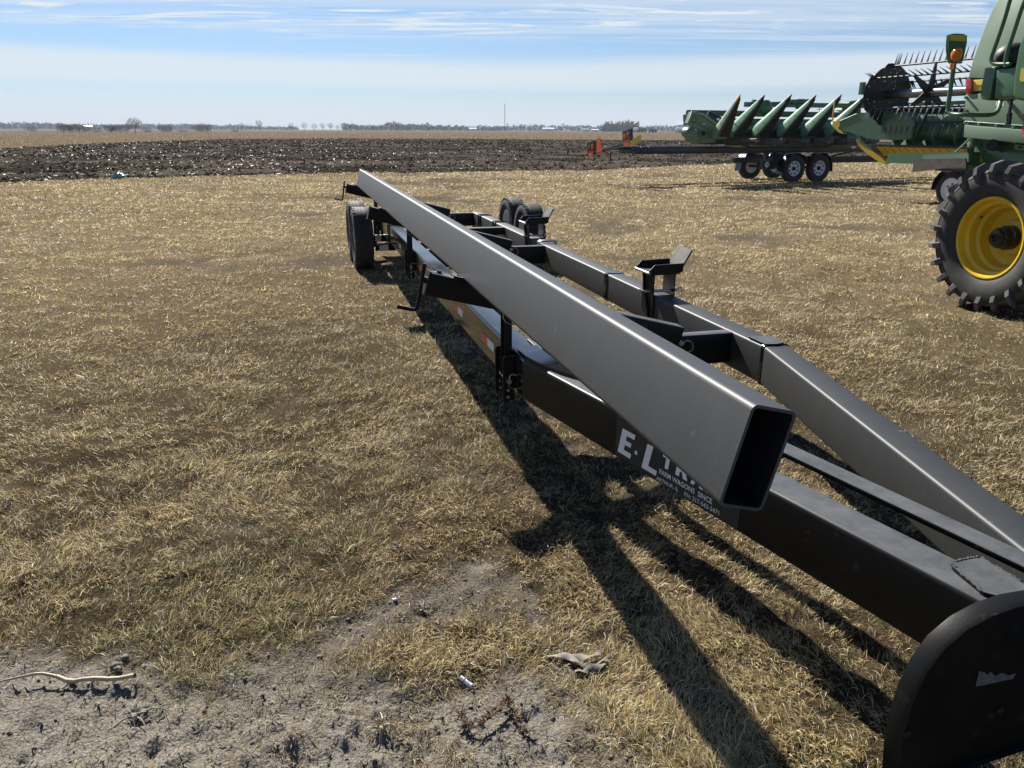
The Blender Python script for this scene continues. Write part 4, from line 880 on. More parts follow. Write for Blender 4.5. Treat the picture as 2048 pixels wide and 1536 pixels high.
def triv(w, h, b): return [tc_ - bd * w + bu * (b), tc_ + bd * w + bu * b, tc_ + bd * w * .86 + bu * (b + h * .12), tc_ + bd * .08 * w / .2 + bu * (b + h), tc_ - bd * .08 * w / .2 + bu * (b + h), tc_ - bd * w * .86 + bu * (b + h * .12)]
smv = mesh('slow_vehicle_sign', prism(triv(.24, .43, -.07), -A2 * .006), M['redlens'], jt)
mesh('orange_triangle', prism([p - A2 * .008 for p in triv(.20, .37, -.03)], -A2 * .003), M['orange'], smv)
mesh('bar_post', beam(lb - ZV * .06, lb - ZV * .42, .03, .03, up=A2), M['darkm'], jt)

ch = thing('corn_header', J(-.8, -.6, 1.06), 'green corn head with six pointed snouts standing on the navy trailer', 'corn head')
def cpoly(nm, pts, n, depth, m, par=None): return mesh(nm, prism([J2(x, y, n) for x, y in pts], -N2 * depth), M[m], par or ch)
# back frame and tool bar
mesh('back_sheet', prism([J(-3.2, -.45, 1.12), J(3.6, -.45, 1.12), J(3.6, -.62, 1.86), J(-3.2, -.62, 1.86)], -N2 * .04), M['green'], ch)
mesh('tool_bar', tube([J(-3.5, -.75, 2.0), J(3.8, -.75, 2.0)], .085, 14), M['green'], ch, smooth=40)
mesh('tool_bar', beam(J(-1.3, -.9, 2.27), J(4.2, -.9, 2.30), .14, .14), M['green'], ch)
mesh('auger', tube([J(-3.1, -.25, 1.55), J(3.5, -.25, 1.55)], .10, 14), M['green'], ch, smooth=40)
cyl = mesh('fold_cylinder', tube([J2(1583, 204, -.8), J2(1624, 203, -.8)], .075, 12), M['green'], ch, smooth=40)
mesh('cylinder_rod', tube([J2(1524, 206, -.8), J2(1584, 204.5, -.8)], .028, 10), M['tube'], cyl, smooth=40)
mesh('cylinder_lug', join(tube([J2(1505, 204, -.85), J2(1526, 206, -.8)], .075, 10), bumpy(J2(1520, 213, -.8), .16, .16, .22, 4, .1)), M['green'], ch, smooth=40)
mesh('fold_joint', join(bumpy(J2(1530, 216, -.72), .22, .2, .25, 5, .08, 2), box(J2(1600, 208, -.85), A2, ZV, N2, .25, .3, .1)), M['green'], ch, smooth=50)
mesh('header_adapter', prism([J2(x, y, -.9) for x, y in ((1683, 220), (1700, 203), (1722, 200), (1722, 225), (1700, 226))], -N2 * .3), M['green'], ch)
mesh('power_take_off', tube([J2(1414, 229, -.45), J2(1442, 244, -.25)], .125, 16), M['navy'], ch, smooth=40)
mesh('warning_sticker', box(J2(1431, 240, -.25) + ZV * .02 + N2 * .12, A2, ZV, N2, .10, .06, .01), M['letter'], ch)
# row units under the snouts
for i in range(6):
    a0 = -2.62 + .93 * i
    ru = mesh('row_unit', join(box(J(a0 + .48, .05, 1.20), A2, ZV, N2, .62, .16, .8, .02), box(J(a0 + .30, .30, 1.24), A2, ZV, N2, .16, .12, .6, .02), box(J(a0 + .68, .30, 1.24), A2, ZV, N2, .16, .12, .6, .02), bumpy(J(a0 + .47, .45, 1.20), .26, .25, .08, 20 + i, .3)), M['mudm'], ch)
    mesh('stalk_plate', prism([J(a0 + .30, -.30, 1.28), J(a0 + .72, -.30, 1.28), J(a0 + .66, -.42, 1.78), J(a0 + .32, -.42, 1.78)], N2 * .03), M['green'], ru)
    mesh('white_marker', box(J(a0 + .52, -.10, 1.42), A2, ZV, N2, .05, .12, .02), M['letter'], ru)
    mesh('lower_shield', bumpy(J(a0 + .35, .12, 1.10), .36, .3, .06, 40 + i, .15), M['green'], ru, smooth=50)
# snouts: tapered half shells rising to the tip
def snout(ab, an, az_, tip_a, tip_n, tip_z, w, h, m, tipm, nm='snout'):
    b0, t0 = J(ab, an, az_), J(tip_a, tip_n, tip_z); d = (t0 - b0).normalized(); side = d.cross(ZV).normalized(); e = side.cross(d).normalized()
    if e.z < 0: e = -e
    N_ = 9; arc = [math.pi * k / (N_ - 1) for k in range(N_)]
    def shell(f0, f1, steps, sh):
        V, Fc = [], []
        for i in range(steps + 1):
            f = f0 + (f1 - f0) * i / steps; p = b0.lerp(t0, f); k = (1 - f) ** .85; ww = w * (k * .96 + .04) * sh; hh = h * (k * .93 + .07) * sh
            if f < .1: ww *= .72 + 2.8 * f; hh *= .60 + 4 * f
            V += [p + side * ww * .5 * math.cos(a) + e * (hh * math.sin(a) ** .75 - hh * .55) for a in arc]
        for i in range(steps):
            for q in range(N_ - 1): Fc.append((i * N_ + q, i * N_ + q + 1, (i + 1) * N_ + q + 1, (i + 1) * N_ + q))
        Fc.append(tuple(range(N_)))
        Fc.append(tuple(reversed(range(steps * N_, steps * N_ + N_))))
        for i in range(steps): Fc.append((i * N_, (i + 1) * N_, (i + 1) * N_ + N_ - 1, i * N_ + N_ - 1))
        return V, Fc
    o = mesh(nm, shell(0, .86, 10, 1.0), M[m], ch, smooth=50); mesh('snout_tip', shell(.845, 1.0, 3, 1.06), M[tipm], o, smooth=50)
    inn = [b0.lerp(t0, .12) - e * (h * .56) + side * w * .30, b0.lerp(t0, .12) - e * (h * .56) - side * w * .30, b0.lerp(t0, .95) - e * .05]
    mesh('snout_hollow', prism(inn, -e * .05), M['darkm'], o)  # dark sheet standing in for the shade in the snout's open hollow
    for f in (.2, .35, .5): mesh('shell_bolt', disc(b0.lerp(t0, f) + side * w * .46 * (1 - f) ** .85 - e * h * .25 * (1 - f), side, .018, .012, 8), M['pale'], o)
    return o
for i, (tx_, ty_) in enumerate(((1529, 190), (1583, 189), (1632, 190), (1683, 189), (1734, 188))):
    tp = J2(tx_, ty_, 1.20) - g2; bp2 = J2((1463, 1512, 1561, 1609, 1656)[i], 266, -.02) - g2
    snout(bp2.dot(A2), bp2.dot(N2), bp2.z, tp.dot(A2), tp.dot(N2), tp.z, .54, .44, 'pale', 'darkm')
tp = J2(1480, 189, 1.0) - g2; bp2 = J2(1434, 272, .25) - g2
snout(bp2.dot(A2), bp2.dot(N2), bp2.z, tp.dot(A2), tp.dot(N2), tp.z, .58, .40, 'faded', 'yellow', 'end_snout')
mesh('stay_rod', tube([J2(1473, 202, .9), J2(1467, 250, .2)], .014, 6), M['yellow'], ch, smooth=60)
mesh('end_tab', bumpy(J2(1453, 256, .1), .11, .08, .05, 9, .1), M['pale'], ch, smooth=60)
# left end shield: dished cover with a raised rim, foot, and the drive housings below it
es = cpoly('end_shield', [(1375, 246), (1383, 224), (1396, 222.5), (1434, 248), (1430, 283), (1407, 285.5), (1404, 283), (1398, 262)], .02, .14, 'faded')
def ridge(pts, r, n, m, par): return mesh('shield_rim', tube([J2(x, y, n) for x, y in pts], r, 8), M[m], par, smooth=60)
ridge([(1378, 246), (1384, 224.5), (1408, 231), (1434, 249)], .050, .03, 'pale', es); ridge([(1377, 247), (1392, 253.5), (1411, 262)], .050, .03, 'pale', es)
cpoly('shield_foot', [(1399, 262), (1411, 260), (1415, 276), (1428, 274), (1430, 284), (1407, 286), (1403, 282)], .09, .12, 'faded', es)
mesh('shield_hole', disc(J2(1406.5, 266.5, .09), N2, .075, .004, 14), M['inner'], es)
lg = mesh('emblem', disc(J2(1388, 239, .02), N2, .10, .006, 18), M['green'], es)
mesh('emblem_mark', join(*[prism([J2(x, y, .03) for x, y in q], N2 * .003) for q in ([(1387.3, 235), (1388.6, 235), (1389.2, 239.5), (1387.6, 239.5)], [(1387.4, 239), (1388.2, 239.8), (1386.3, 243), (1385.3, 242.6)], [(1388.2, 239.2), (1390.8, 241.4), (1390.4, 242.6), (1387.8, 240.4)])]), M['yellens'], es)
mesh('shield_star', join(*[beam(J2(x0, y0, .03), J2(x1, y1, .03), .012, .012) for x0, y0, x1, y1 in ((1405, 247, 1411, 249), (1408, 245.5, 1407, 250), (1406, 249.5, 1411, 246.5))]), M['letter'], es)
cpoly('shield_tab', [(1372, 229), (1377, 229), (1379, 233), (1376, 248), (1373, 251)], -.2, .15, 'faded', es)
for (x, y, r_, n, m) in ((1378, 265, .15, -.1, 'faded'), (1385, 271, .17, .0, 'faded'), (1394, 277, .17, -.05, 'faded')):
    gb = mesh('drive_housing', lathe([(.0001, .10), (r_ * .55, .10), (r_ * .6, .08), (r_ * .92, .06), (r_, .0), (r_, -.16)], J2(x, y, n), N2, 20), M[m], ch, smooth=35)
    for k in range(8): a = k * math.pi / 4; mesh('housing_bolt', bolt(J2(x, y, n) + (A2 * math.cos(a) + ZV * math.sin(a)) * r_ * .8 + N2 * .065, N2, .014, .012), M['pale'], gb)

# ================================================================ grain platform with its reel, on a second carrier behind the combine
P3Y = -20.0; A3 = -yawv(P3Y); F3 = Vector((A3.y, -A3.x, 0))            # A3: towards the camera; F3: the platform's cutting side
if F3.x > 0: F3 = -F3
q3 = atz(1893, 413)
def K(x, y, f=0.0): return onp(x, y, q3 + F3 * f, F3)
def KE(x, y, s): return onp(x, y, kfar + A3 * s, A3)
kfar = K(1738, 294); S0 = Vector((kfar.x, kfar.y, 0))
def P3(s, f, z): return S0 + A3 * s + F3 * f + ZV * z
gp3 = thing('grain_platform', P3(2.4, -.6, .9), 'green grain platform with black reel and yellow skid plates behind the combine', 'grain platform')
LEN = 6.2; zk = kfar.z
mesh('knife', join(*[prism([P3(.10 + i * .075, .02, zk + .035), P3(.145 + i * .075, .02, zk + .035), P3(.122 + i * .075, .10, zk + .03)], ZV * .02) for i in range(80)], beam(P3(.05, -.02, zk + .04), P3(LEN, -.02, zk + .04), .10, .05)), M['mudm'], gp3)
for i in range(26):
    s = .24 + i * .215
    mesh('skid_plate', prism([P3(s, .03, zk + .015), P3(s + .195, .03, zk + .015), P3(s + .195 + .10, -.12, zk - .165), P3(s + .10, -.12, zk - .165)], (ZV * -.4 + F3 * -.6) * .03), M['yellow'], gp3)
mesh('skid_backing', beam(P3(.1, -.26, zk - .06), P3(LEN, -.26, zk - .06), .14, .14), M['darkm'], gp3)
mesh('end_skid', prism([K(x, y, .02) for x, y in ((1712, 278), (1717, 278), (1722, 287), (1730, 293), (1745, 303), (1760, 314), (1775, 326), (1768, 329), (1752, 320), (1735, 308), (1722, 297), (1714, 287))], -F3 * .12), M['yellow'], gp3)
mesh('pan', prism([P3(-.0, -.10, zk + .02), P3(LEN, -.10, zk + .02), P3(LEN, -.55, zk + .0), P3(-.0, -.55, zk + .0)], ZV * -.05), M['green'], gp3)
mesh('back_sheet', prism([P3(0, -.62, zk - .05), P3(LEN, -.62, zk - .05), P3(LEN, -.95, zk + .85), P3(0, -.95, zk + .85)], -F3 * .05), M['green'], gp3)
mesh('back_beam', beam(P3(0, -.98, zk + .90), P3(LEN, -.98, zk + .90), .18, .18), M['green'], gp3)
# auger with flighting
ac = lambda s: P3(s, -.42, zk + .36)
au = mesh('auger_tube', tube([ac(.05), ac(LEN)], .20, 18), M['green'], gp3, smooth=40)
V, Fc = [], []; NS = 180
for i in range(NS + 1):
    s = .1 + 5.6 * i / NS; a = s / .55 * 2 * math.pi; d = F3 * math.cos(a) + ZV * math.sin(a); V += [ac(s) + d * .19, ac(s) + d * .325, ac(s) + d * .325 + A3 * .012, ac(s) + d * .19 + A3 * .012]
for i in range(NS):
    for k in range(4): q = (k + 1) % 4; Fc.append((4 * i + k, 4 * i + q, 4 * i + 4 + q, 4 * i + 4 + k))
mesh('auger_flight', (V, Fc), M['pale'], au, smooth=40)  # lighter green than its tube: the flighting's sunlit look put into the colour
# end sheet with pointed divider
ed = mesh('end_divider', prism([K(x, y, .05) for x, y in ((1666, 243), (1680, 242), (1714, 228), (1760, 222), (1812, 226), (1830, 246), (1822, 276), (1790, 280), (1745, 279), (1712, 269), (1682, 260))], -F3 * .10), M['green'], gp3)
mesh('divider_tip', prism([K(x, y, .06) for x, y in ((1664.5, 242), (1679, 243.5), (1680, 250), (1676, 257), (1684, 263), (1686, 268), (1676, 264), (1668, 255))], -F3 * .12), M['yellow'], ed)
mesh('divider_edge', tube([K(1680, 242.5, .05), K(1714, 228, .05)], .018, 6), M['pale'], ed)
mesh('divider_rod', tube([K(1665, 242, .0), K(1667, 225, .0), K(1669, 204, .0)], .016, 6), M['yellow'], gp3, smooth=60)
mesh('divider_brace', prism([K(1713, 268, .04), K(1720, 269, .04), K(1724, 283, .04), K(1713, 279, .04)], -F3 * .06), M['green'], ed)
# reel
rc = K(1775, 189.5); RZ = rc.z; rs = (rc - S0).dot(A3); RR_ = .60
def RC(s, ang, r): return S0 + A3 * s + ZV * RZ + (F3 * math.sin(ang) + ZV * math.cos(ang)) * r
rt_ = mesh('reel_tube', tube([RC(rs - .02, 0, 0), RC(rs + 5.2, 0, 0)], .095, 18), M['tube'], gp3, smooth=40)
dk_o = [(.66 if i % 2 else .665) for i in range(36)]
rim_ = [RC(rs, R(10 * i), .66) for i in range(-3, 36 - 3)]
dsk = mesh('reel_end_disc', prism([RC(rs, R(10 * i), (.66 if not (2 <= i <= 5 or 13 <= i <= 16) else .60)) for i in range(36)], A3 * -.03), M['reel'], gp3)
rr = random.Random(5)
for k in range(34):
    a, r_ = rr.random() * 6.28, .18 + .42 * rr.random(); mesh('disc_rivet', disc(RC(rs, a, r_), A3, .010 + .008 * rr.random(), .006, 6), M['letter'] if k % 3 == 0 else M['zinc'], dsk)
angs = [(-4, -20), (57, 62), (120, 152), (178, 160), (238, 205), (298, 215)]
for bi, (ba, tda) in enumerate(angs):
    ba, tda = R(ba), R(tda)
    bat = mesh('reel_bat', tube([RC(rs + .02, ba, RR_), RC(rs + 5.1, ba, RR_)], .020, 8), M['reel'], gp3, smooth=50)
    tdv = F3 * math.sin(tda) + ZV * math.cos(tda); perp = A3.cross(tdv)
    ss = [.03, .09, .14] + [.29 + .155 * k for k in range(20)]
    for s in ss:
        p = RC(rs + s, ba, RR_)
        vf = sweep([(p - tdv * .02, A3, perp, (1.0)), (p + tdv * .05, A3, perp, .95), (p + tdv * .14 + perp * .008, A3, perp, .6), (p + tdv * .27 + perp * .022, A3, perp, .22)], [(.022, .007), (-.022, .007), (-.022, -.007), (.022, -.007)])
        mesh('reel_tine', vf, M['tine'], bat)
for s in (1.15, 3.3):
    for ba, _ in angs:
        ba = R(ba); tn = (F3 * math.cos(ba) - ZV * math.sin(ba))
        mesh('reel_spider_arm', prism([RC(rs + s, ba, .08) + tn * .10, RC(rs + s, ba, .08) - tn * .10, RC(rs + s, ba, RR_) - tn * .025, RC(rs + s, ba, RR_) + tn * .025], A3 * .02), M['reel'], gp3)
mesh('reel_arm', beam(P3(-.05, -.95, zk + .95), RC(rs - .10, 0, 0), .07, .12), M['green'], gp3)
mesh('reel_bracket', box(RC(rs - .06, R(80), .70), A3, F3, ZV, .1, .10, .26, .01), M['green'], gp3)
# carrier under the platform
pt = thing('header_trailer', Vector((q3.x, q3.y, 0)), 'black carrier with white wheels and fender under the grain platform', 'trailer')
trailer_wheel(pt, q3 + ZV * .345 - F3 * .1, F3, .348, .21, .235, spokes=False)
hv = [disc(q3 + ZV * .345 - F3 * .1 + F3 * .055 + (ZV * math.cos(a) + A3 * math.sin(a)) * .115, F3, .022, .004, 10) for a in [k * math.pi / 3 for k in range(6)]]
for h_ in hv: mesh('rim_hole', h_, M['inner'], pt)
fp = [(q3 + ZV * .345 - F3 * .1) + A3 * (-.44 * math.cos(a)) + ZV * (.43 * math.sin(a)) for a in [R(-5 + 190 * i / 16) for i in range(17)]]
V = [p + F3 * .13 for p in fp] + [p - F3 * .13 for p in fp] + [p + F3 * .13 + ZV * .012 for p in fp] + [p - F3 * .13 + ZV * .012 for p in fp]; q = len(fp); Fc = []
for i in range(q - 1): Fc += [(i, i + 1, q + i + 1, q + i), (2 * q + i, 3 * q + i, 3 * q + i + 1, 2 * q + i + 1), (i, 2 * q + i, 2 * q + i + 1, i + 1), (q + i, q + i + 1, 3 * q + i + 1, 3 * q + i)]
mesh('fender', (V, Fc), M['gloss'], pt, smooth=50)
cw_ = q3 + ZV * .345 - F3 * .1
trailer_wheel(pt, cw_ - F3 * 1.9, -F3, .348, .21, .235, spokes=False)
mesh('axle', beam(cw_, cw_ - F3 * 1.9, .08, .08), M['darkm'], pt)
mesh('main_beam', beam(cw_ - F3 * .9 - A3 * 1.0 + ZV * .30, cw_ - F3 * .9 + A3 * 3.6 + ZV * .30, .14, .18), M['darkm'], pt, smooth=40)
for s in (-.8, 1.4): mesh('bunk_post', join(beam(cw_ - F3 * .9 + A3 * s + ZV * .35, cw_ - F3 * .9 + A3 * s + ZV * .72, .1, .1, up=A3), beam(cw_ - F3 * .1 + A3 * s + ZV * .70, cw_ - F3 * 1.2 + A3 * s + ZV * .70, .1, .08)), M['darkm'], pt)
# ================================================================ far background
def far(x, dist):          # point on the ground in the direction of photo column x
    d = ray(x, 300); h = Vector((d.x, d.y, 0)).normalized(); return h * dist
def crown_tris(c, rx, ry, rz, n, ln, wd, rr, up=.6, low=-.9, taper=0.0):
    V, T = [], []
    for i in range(n):
        while True:
            p = np.array([rr.uniform(-1, 1), rr.uniform(-1, 1), rr.uniform(low, 1)])
            if p @ p < 1 and (taper == 0 or np.hypot(p[0], p[1]) < 1 - taper * (p[2] - low) / (1 - low)): break
        o = Vector((c[0] + p[0] * rx, c[1] + p[1] * ry, c[2] + p[2] * rz))
        d = Vector((p[0] * .7 + rr.gauss(0, .45), p[1] * .7 + rr.gauss(0, .45), up + rr.gauss(0, .35))).normalized() * ln * rr.uniform(.5, 1.4); s = d.orthogonal().normalized()
        s = (s * math.cos(rr.random() * 6.28) + d.normalized().cross(s) * math.sin(rr.random() * 6.28)) * wd * rr.uniform(.5, 1.3)
        k = len(V); V += [o - s, o + s, o + d]; T.append((k, k + 1, k + 2))
    return V, T
def tint_mesh(name, V, T, cols, parent=None):
    me = fast_mesh(name, np.array([tuple(v) for v in V]), tris=np.array(T), material=M['twig'], colors=np.array(cols)); return link(bpy.data.objects.new(name, me), parent)
def limbs(p, d, L_, r, depth, rr, out):
    q = p + d * L_; out.append((p, q, r, r * .62))
    if depth == 0: return
    for k in range(rr.choice((2, 3))):
        ax = d.orthogonal().normalized(); ax.rotate(Matrix.Rotation(rr.random() * 6.28, 3, d)); nd = d.copy(); nd.rotate(Matrix.Rotation(rr.uniform(.3, .75), 3, ax)); nd.z += .12
        limbs(p + d * L_ * rr.uniform(.6, 1.0), nd.normalized(), L_ * rr.uniform(.6, .8), r * .6, depth - 1, rr, out)
def wood_plant(name, x, dist, h, w, seed, label, cat, stems, ntri, group, col, depth=3, lenf=.33):
    rr = random.Random(seed); b = far(x, dist); th = thing(name, b, label, cat, group); seg = []
    for s in range(stems):
        a = rr.random() * 6.28; sp = 0 if stems == 1 else rr.uniform(.05, .45) * w; d0 = Vector((math.cos(a) * .35, math.sin(a) * .35, 1)) if stems > 1 else Vector((rr.gauss(0, .05), rr.gauss(0, .05), 1))
        limbs(b + Vector((math.cos(a), math.sin(a), 0)) * sp - ZV * .1, d0.normalized(), h * lenf * rr.uniform(.8, 1.15), h * (.035 if stems == 1 else .018), depth, rr, seg)
    mesh('trunk' if stems == 1 else 'stems', join(*[tube([p, q], [r0, r1], 4) for p, q, r0, r1 in seg]), mat_bark, th)
    V, T_ = crown_tris(b + ZV * (h * (.62 if stems == 1 else .52)), w * .5, w * .5, h * (.40 if stems == 1 else .48), int(ntri * 1.0), h * .15, h * .013, rr)
    cs = []
    for i in range(len(V) // 3): c = np.array(col) * rr.uniform(.6, 1.35); cs += [c, c, c]
    tint_mesh('crown', V, T_, cs, th)
mat_bark = mat('bark', (.085, .068, .055), .9)
SH = [(70, 8, 20, 400), (135, 15, 22, 330), (156, 15, 21, 330), (177, 13, 20, 340), (199, 8, 20, 340), (226, 14, 20, 350), (250, 14, 32, 350), (299, 8, 20, 350), (336, 14, 26, 350), (370, 6, 22, 360), (409, 16, 38, 360), (474, 6, 14, 380)]
desc = ['small pale shrub nearest the left edge of the horizon', 'leftmost of three dense round bare shrubs on the left horizon', 'middle one of the three dense bare shrubs on the left', 'right-hand one of the three dense bare shrubs on the left', 'low flat bare shrub right of the three dense shrubs', 'bare shrub just left of the wide shrub beside the tallest tree', 'wide bare shrub directly left of the tallest tree on the left', 'low shrub at the right foot of the tallest tree on the left', 'round bare shrub second right of the tallest tree', 'low scrubby shrub between the round shrub and the widest shrub', 'widest bare shrub right of the round shrub on the left horizon', 'smallest low shrub at the right end of the shrub row']
for i, (x, hp, wp, dd) in enumerate(SH):
    h = (hp + 1) / 1540 * dd * .92; wood_plant('bare_shrub', x, dd, h, wp / 1540 * dd, 100 + i, desc[i], 'shrub', 6, int(420 + 30 * wp), 'bare shrubs along the left horizon', (.115, .098, .085), 2)
wood_plant('bare_tree', 276, 350, 5.4, 5.6, 77, 'tallest bare tree rising above the shrubs on the left horizon', 'tree', 1, 520, None, (.14, .118, .10), 4, .30)
TR = [(487, 11, 9, 900), (505, 9, 12, 900), (523, 16, 10, 900), (586, 11, 9, 1000), (612, 12, 12, 1000), (632, 10, 10, 1000), (648, 11, 9, 1000), (664, 12, 9, 1000), (678, 8, 8, 1000), (696, 9, 10, 1000), (706, 11, 9, 1000)]
TRL = ['leftmost bare tree of the far trio right of the shrub row', 'middle spreading tree of the far trio right of the shrub row', 'tallest pointed tree of the far trio right of the shrub row'] + ['%s bare tree in the loose row left of the dark far wood' % k for k in ('first', 'second', 'third', 'fourth', 'fifth', 'sixth', 'seventh', 'last')]
for i, (x, hp, wp, dd) in enumerate(TR):
    wood_plant('bare_tree', x, dd, (hp + 2) / 1540 * dd, wp / 1540 * dd * 1.15, 300 + i, TRL[i], 'tree', 1, 260, 'loose far row of bare trees', (.10, .088, .08), 2, .36)
# continuous far woods: one mass each
def wood_mass(name, spans, dist, seed, col, label, n_per, conifer=False):
    rr = random.Random(seed); V, T_, C_ = [], [], []
    for (x0, x1, h0, h1) in spans:
        x = x0
        while x < x1:
            hp = rr.uniform(h0, h1); dd = dist * rr.uniform(.93, 1.07); h = hp / 1540 * dd + 1.0; w = h * rr.uniform(.7, 1.15) if not conifer else h * .55; b = far(x, dd)
            v, t = crown_tris(b + ZV * h * .45, w * .5, w * .5, h * .55, n_per * 2, h * .28, h * .075, rr, taper=.85 if conifer else .15)
            k = len(V); V += v; T_ += [tuple(q + k for q in f) for f in t]
            for f in t: c = np.array(col) * rr.uniform(.6, 1.4); C_ += [c, c, c]
            x += w * .42 / dd * 1540
    o = tint_mesh(name, V, T_, C_); tag(o, label, 'woods', kind='stuff')
wood_mass('far_tree_line', [(-60, 130, 6, 10), (130, 260, 5, 8), (260, 500, 5, 9), (500, 600, 3, 6)], 1700, 1, (.075, .075, .075), 'pale far tree line along the left horizon', 46)
wood_mass('far_wood', [(690, 775, 6, 11), (775, 800, 11, 14), (800, 860, 9, 12), (860, 1010, 5, 9)], 1300, 2, (.050, .058, .050), 'dark far wood left of the mast', 60)
wood_mass('far_tree_line', [(1010, 1210, 6, 11), (1275, 1420, 6, 10), (1420, 1560, 5, 8), (1560, 2100, 4, 7)], 1500, 3, (.070, .068, .065), 'far tree line right of the mast', 46)
wood_mass('conifer_wood', [(1206, 1276, 12, 17)], 1100, 4, (.030, .042, .034), 'dark conifer clump behind the white tanks', 90, True)
# lattice mast
mb = far(1009.5, 2600); mh = 46 / 1540 * 2600 + 3; mast = thing('radio_mast', mb, 'tall thin lattice mast on the horizon', 'mast'); pc = []
leg = [Vector((math.cos(a), math.sin(a), 0)) * 1.3 for a in (.3, 2.4, 4.5)]
for l in leg: mesh('mast_leg', tube([mb + l, mb + l * .8 + ZV * mh], .42, 5), M['tube'], mast)
br = []
for k in range(26):
    z0, z1 = mh * k / 26, mh * (k + 1) / 26
    for j in range(3): br.append(tube([mb + leg[j] + ZV * z0, mb + leg[(j + 1) % 3] + ZV * z1], .2, 4))
o = mesh('mast_bracing', join(*br), M['tube'], mast); o['kind'] = 'stuff'
for f in (.62, .80): mesh('mast_antenna', tube([mb + ZV * mh * f, mb + ZV * (mh * f + 4)], 1.9, 8), M['letter'], mast)
# power pole
pb = far(1629, 300); pole = thing('power_pole', pb, 'thin wooden power pole seen between the corn head snouts', 'pole')
mesh('post', tube([pb, pb + ZV * 9.5], [.19, .13], 8), M['wood'], pole); mesh('cross_arm', beam(pb + ZV * 8.7 - Vector((1.0, 0, 0)), pb + ZV * 8.7 + Vector((1.0, 0, 0)), .12, .14), M['wood'], pole)
# farm sheds and parked tanks
M['shed'] = mat('white_shed_steel', (.70, .72, .75), .5, var=.05, vscale=.3); M['shedroof'] = mat('pale_shed_roof', (.55, .58, .62), .45, var=.05, vscale=.3); M['shedgreen'] = mat('green_shed_roof', (.10, .18, .13), .5)
def shed(x, dist, wpx, hpx, label, roof='shedroof', wall='shed', depth=14):
    b = far(x, dist); hd = Vector((b.x, b.y, 0)).normalized(); sx = Vector((hd.y, -hd.x, 0)); w = wpx / 1540 * dist; h = hpx / 1540 * dist
    t = thing('farm_shed', b, label, 'shed', 'far farm sheds')
    mesh('wall', box(b + ZV * h * .36 + hd * depth / 2, sx, hd, ZV, w, depth, h * .72, .01), M[wall], t)
    mesh('roof', prism([b - hd * .4 + ZV * h * .70, b + hd * depth / 2 + ZV * h, b + hd * (depth + .4) + ZV * h * .70], sx * 0) if False else prism([b - sx * (w / 2 + .4) - hd * .4 + ZV * h * .72, b - sx * (w / 2 + .4) + hd * depth / 2 + ZV * h, b - sx * (w / 2 + .4) + hd * (depth + .4) + ZV * h * .72], sx * (w + .8)), M[roof], t)
    mesh('door', box(b - hd * .06 + ZV * h * .26, sx, hd, ZV, w * .22, .1, h * .5, .01), M['shedroof'] if wall == 'shed' else M['shed'], t)
shed(184, 1400, 12, 7, 'tiny white shed with pale roof in the left far tree line')
shed(946, 1150, 14, 6, 'white shed with pale roof in the trees left of the mast')
shed(1096, 1000, 22, 7, 'long white shed right of the mast, in front of the trees')
shed(1170, 900, 12, 6, 'low white shed with green roof left of the conifers', 'shedgreen')
shed(1188, 900, 13, 5, 'grey low shed directly left of the conifers', 'shedroof', 'shedroof')
shed(1364, 640, 20, 20, 'big white shed behind the corn head\'s left end')
def tank(x, dist, lpx, hpx, label, m, legs=True):
    b = far(x, dist); hd = Vector((b.x, b.y, 0)).normalized(); sx = Vector((hd.y, -hd.x, 0)); l = lpx / 1540 * dist; r = hpx / 1540 * dist * .36; zc_ = hpx / 1540 * dist - r
    t = thing('tank_wagon', b, label, 'tank', 'parked tank wagons on the horizon')
    mesh('tank_shell', lathe([(.0001, -l / 2), (r * .6, -l / 2 * .97), (r, -l / 2 * .82), (r, l / 2 * .82), (r * .6, l / 2 * .97), (.0001, l / 2)], b + ZV * zc_, sx, 16), M[m], t, smooth=50)
    for s in (-.32, .32):
        mesh('wheel', lathe([(.0001, .2), (.6, .18), (.6, -.18), (.0001, -.2)], b + sx * l * s + ZV * .6 - hd * r * .7, hd, 14), M['rubber'], t)
    mesh('frame', beam(b - sx * l * .5 + ZV * (zc_ - r * .95), b + sx * l * .5 + ZV * (zc_ - r * .95), .3, .25), M['darkm'], t)
for x, l, h, m, lab in ((1270, 9, 9, 'letter', 'white tank wagon at the left end of the row by the conifers'), (1279, 8, 8, 'tube', 'grey tank wagon second from left in the row by the conifers'), (1286, 8, 9, 'shedgreen', 'green tank wagon in the middle of the row by the conifers'), (1299, 8, 8, 'tube', 'grey tank wagon second from right in the row by the conifers'), (1307, 8, 7, 'shedgreen', 'green tank wagon at the right end of the row by the conifers'), (1353, 10, 9, 'letter', 'white tank wagon left of the pair before the big shed'), (1363, 10, 9, 'letter', 'white tank wagon right of the pair before the big shed')):
    tank(x, 620, l, h, lab, m)

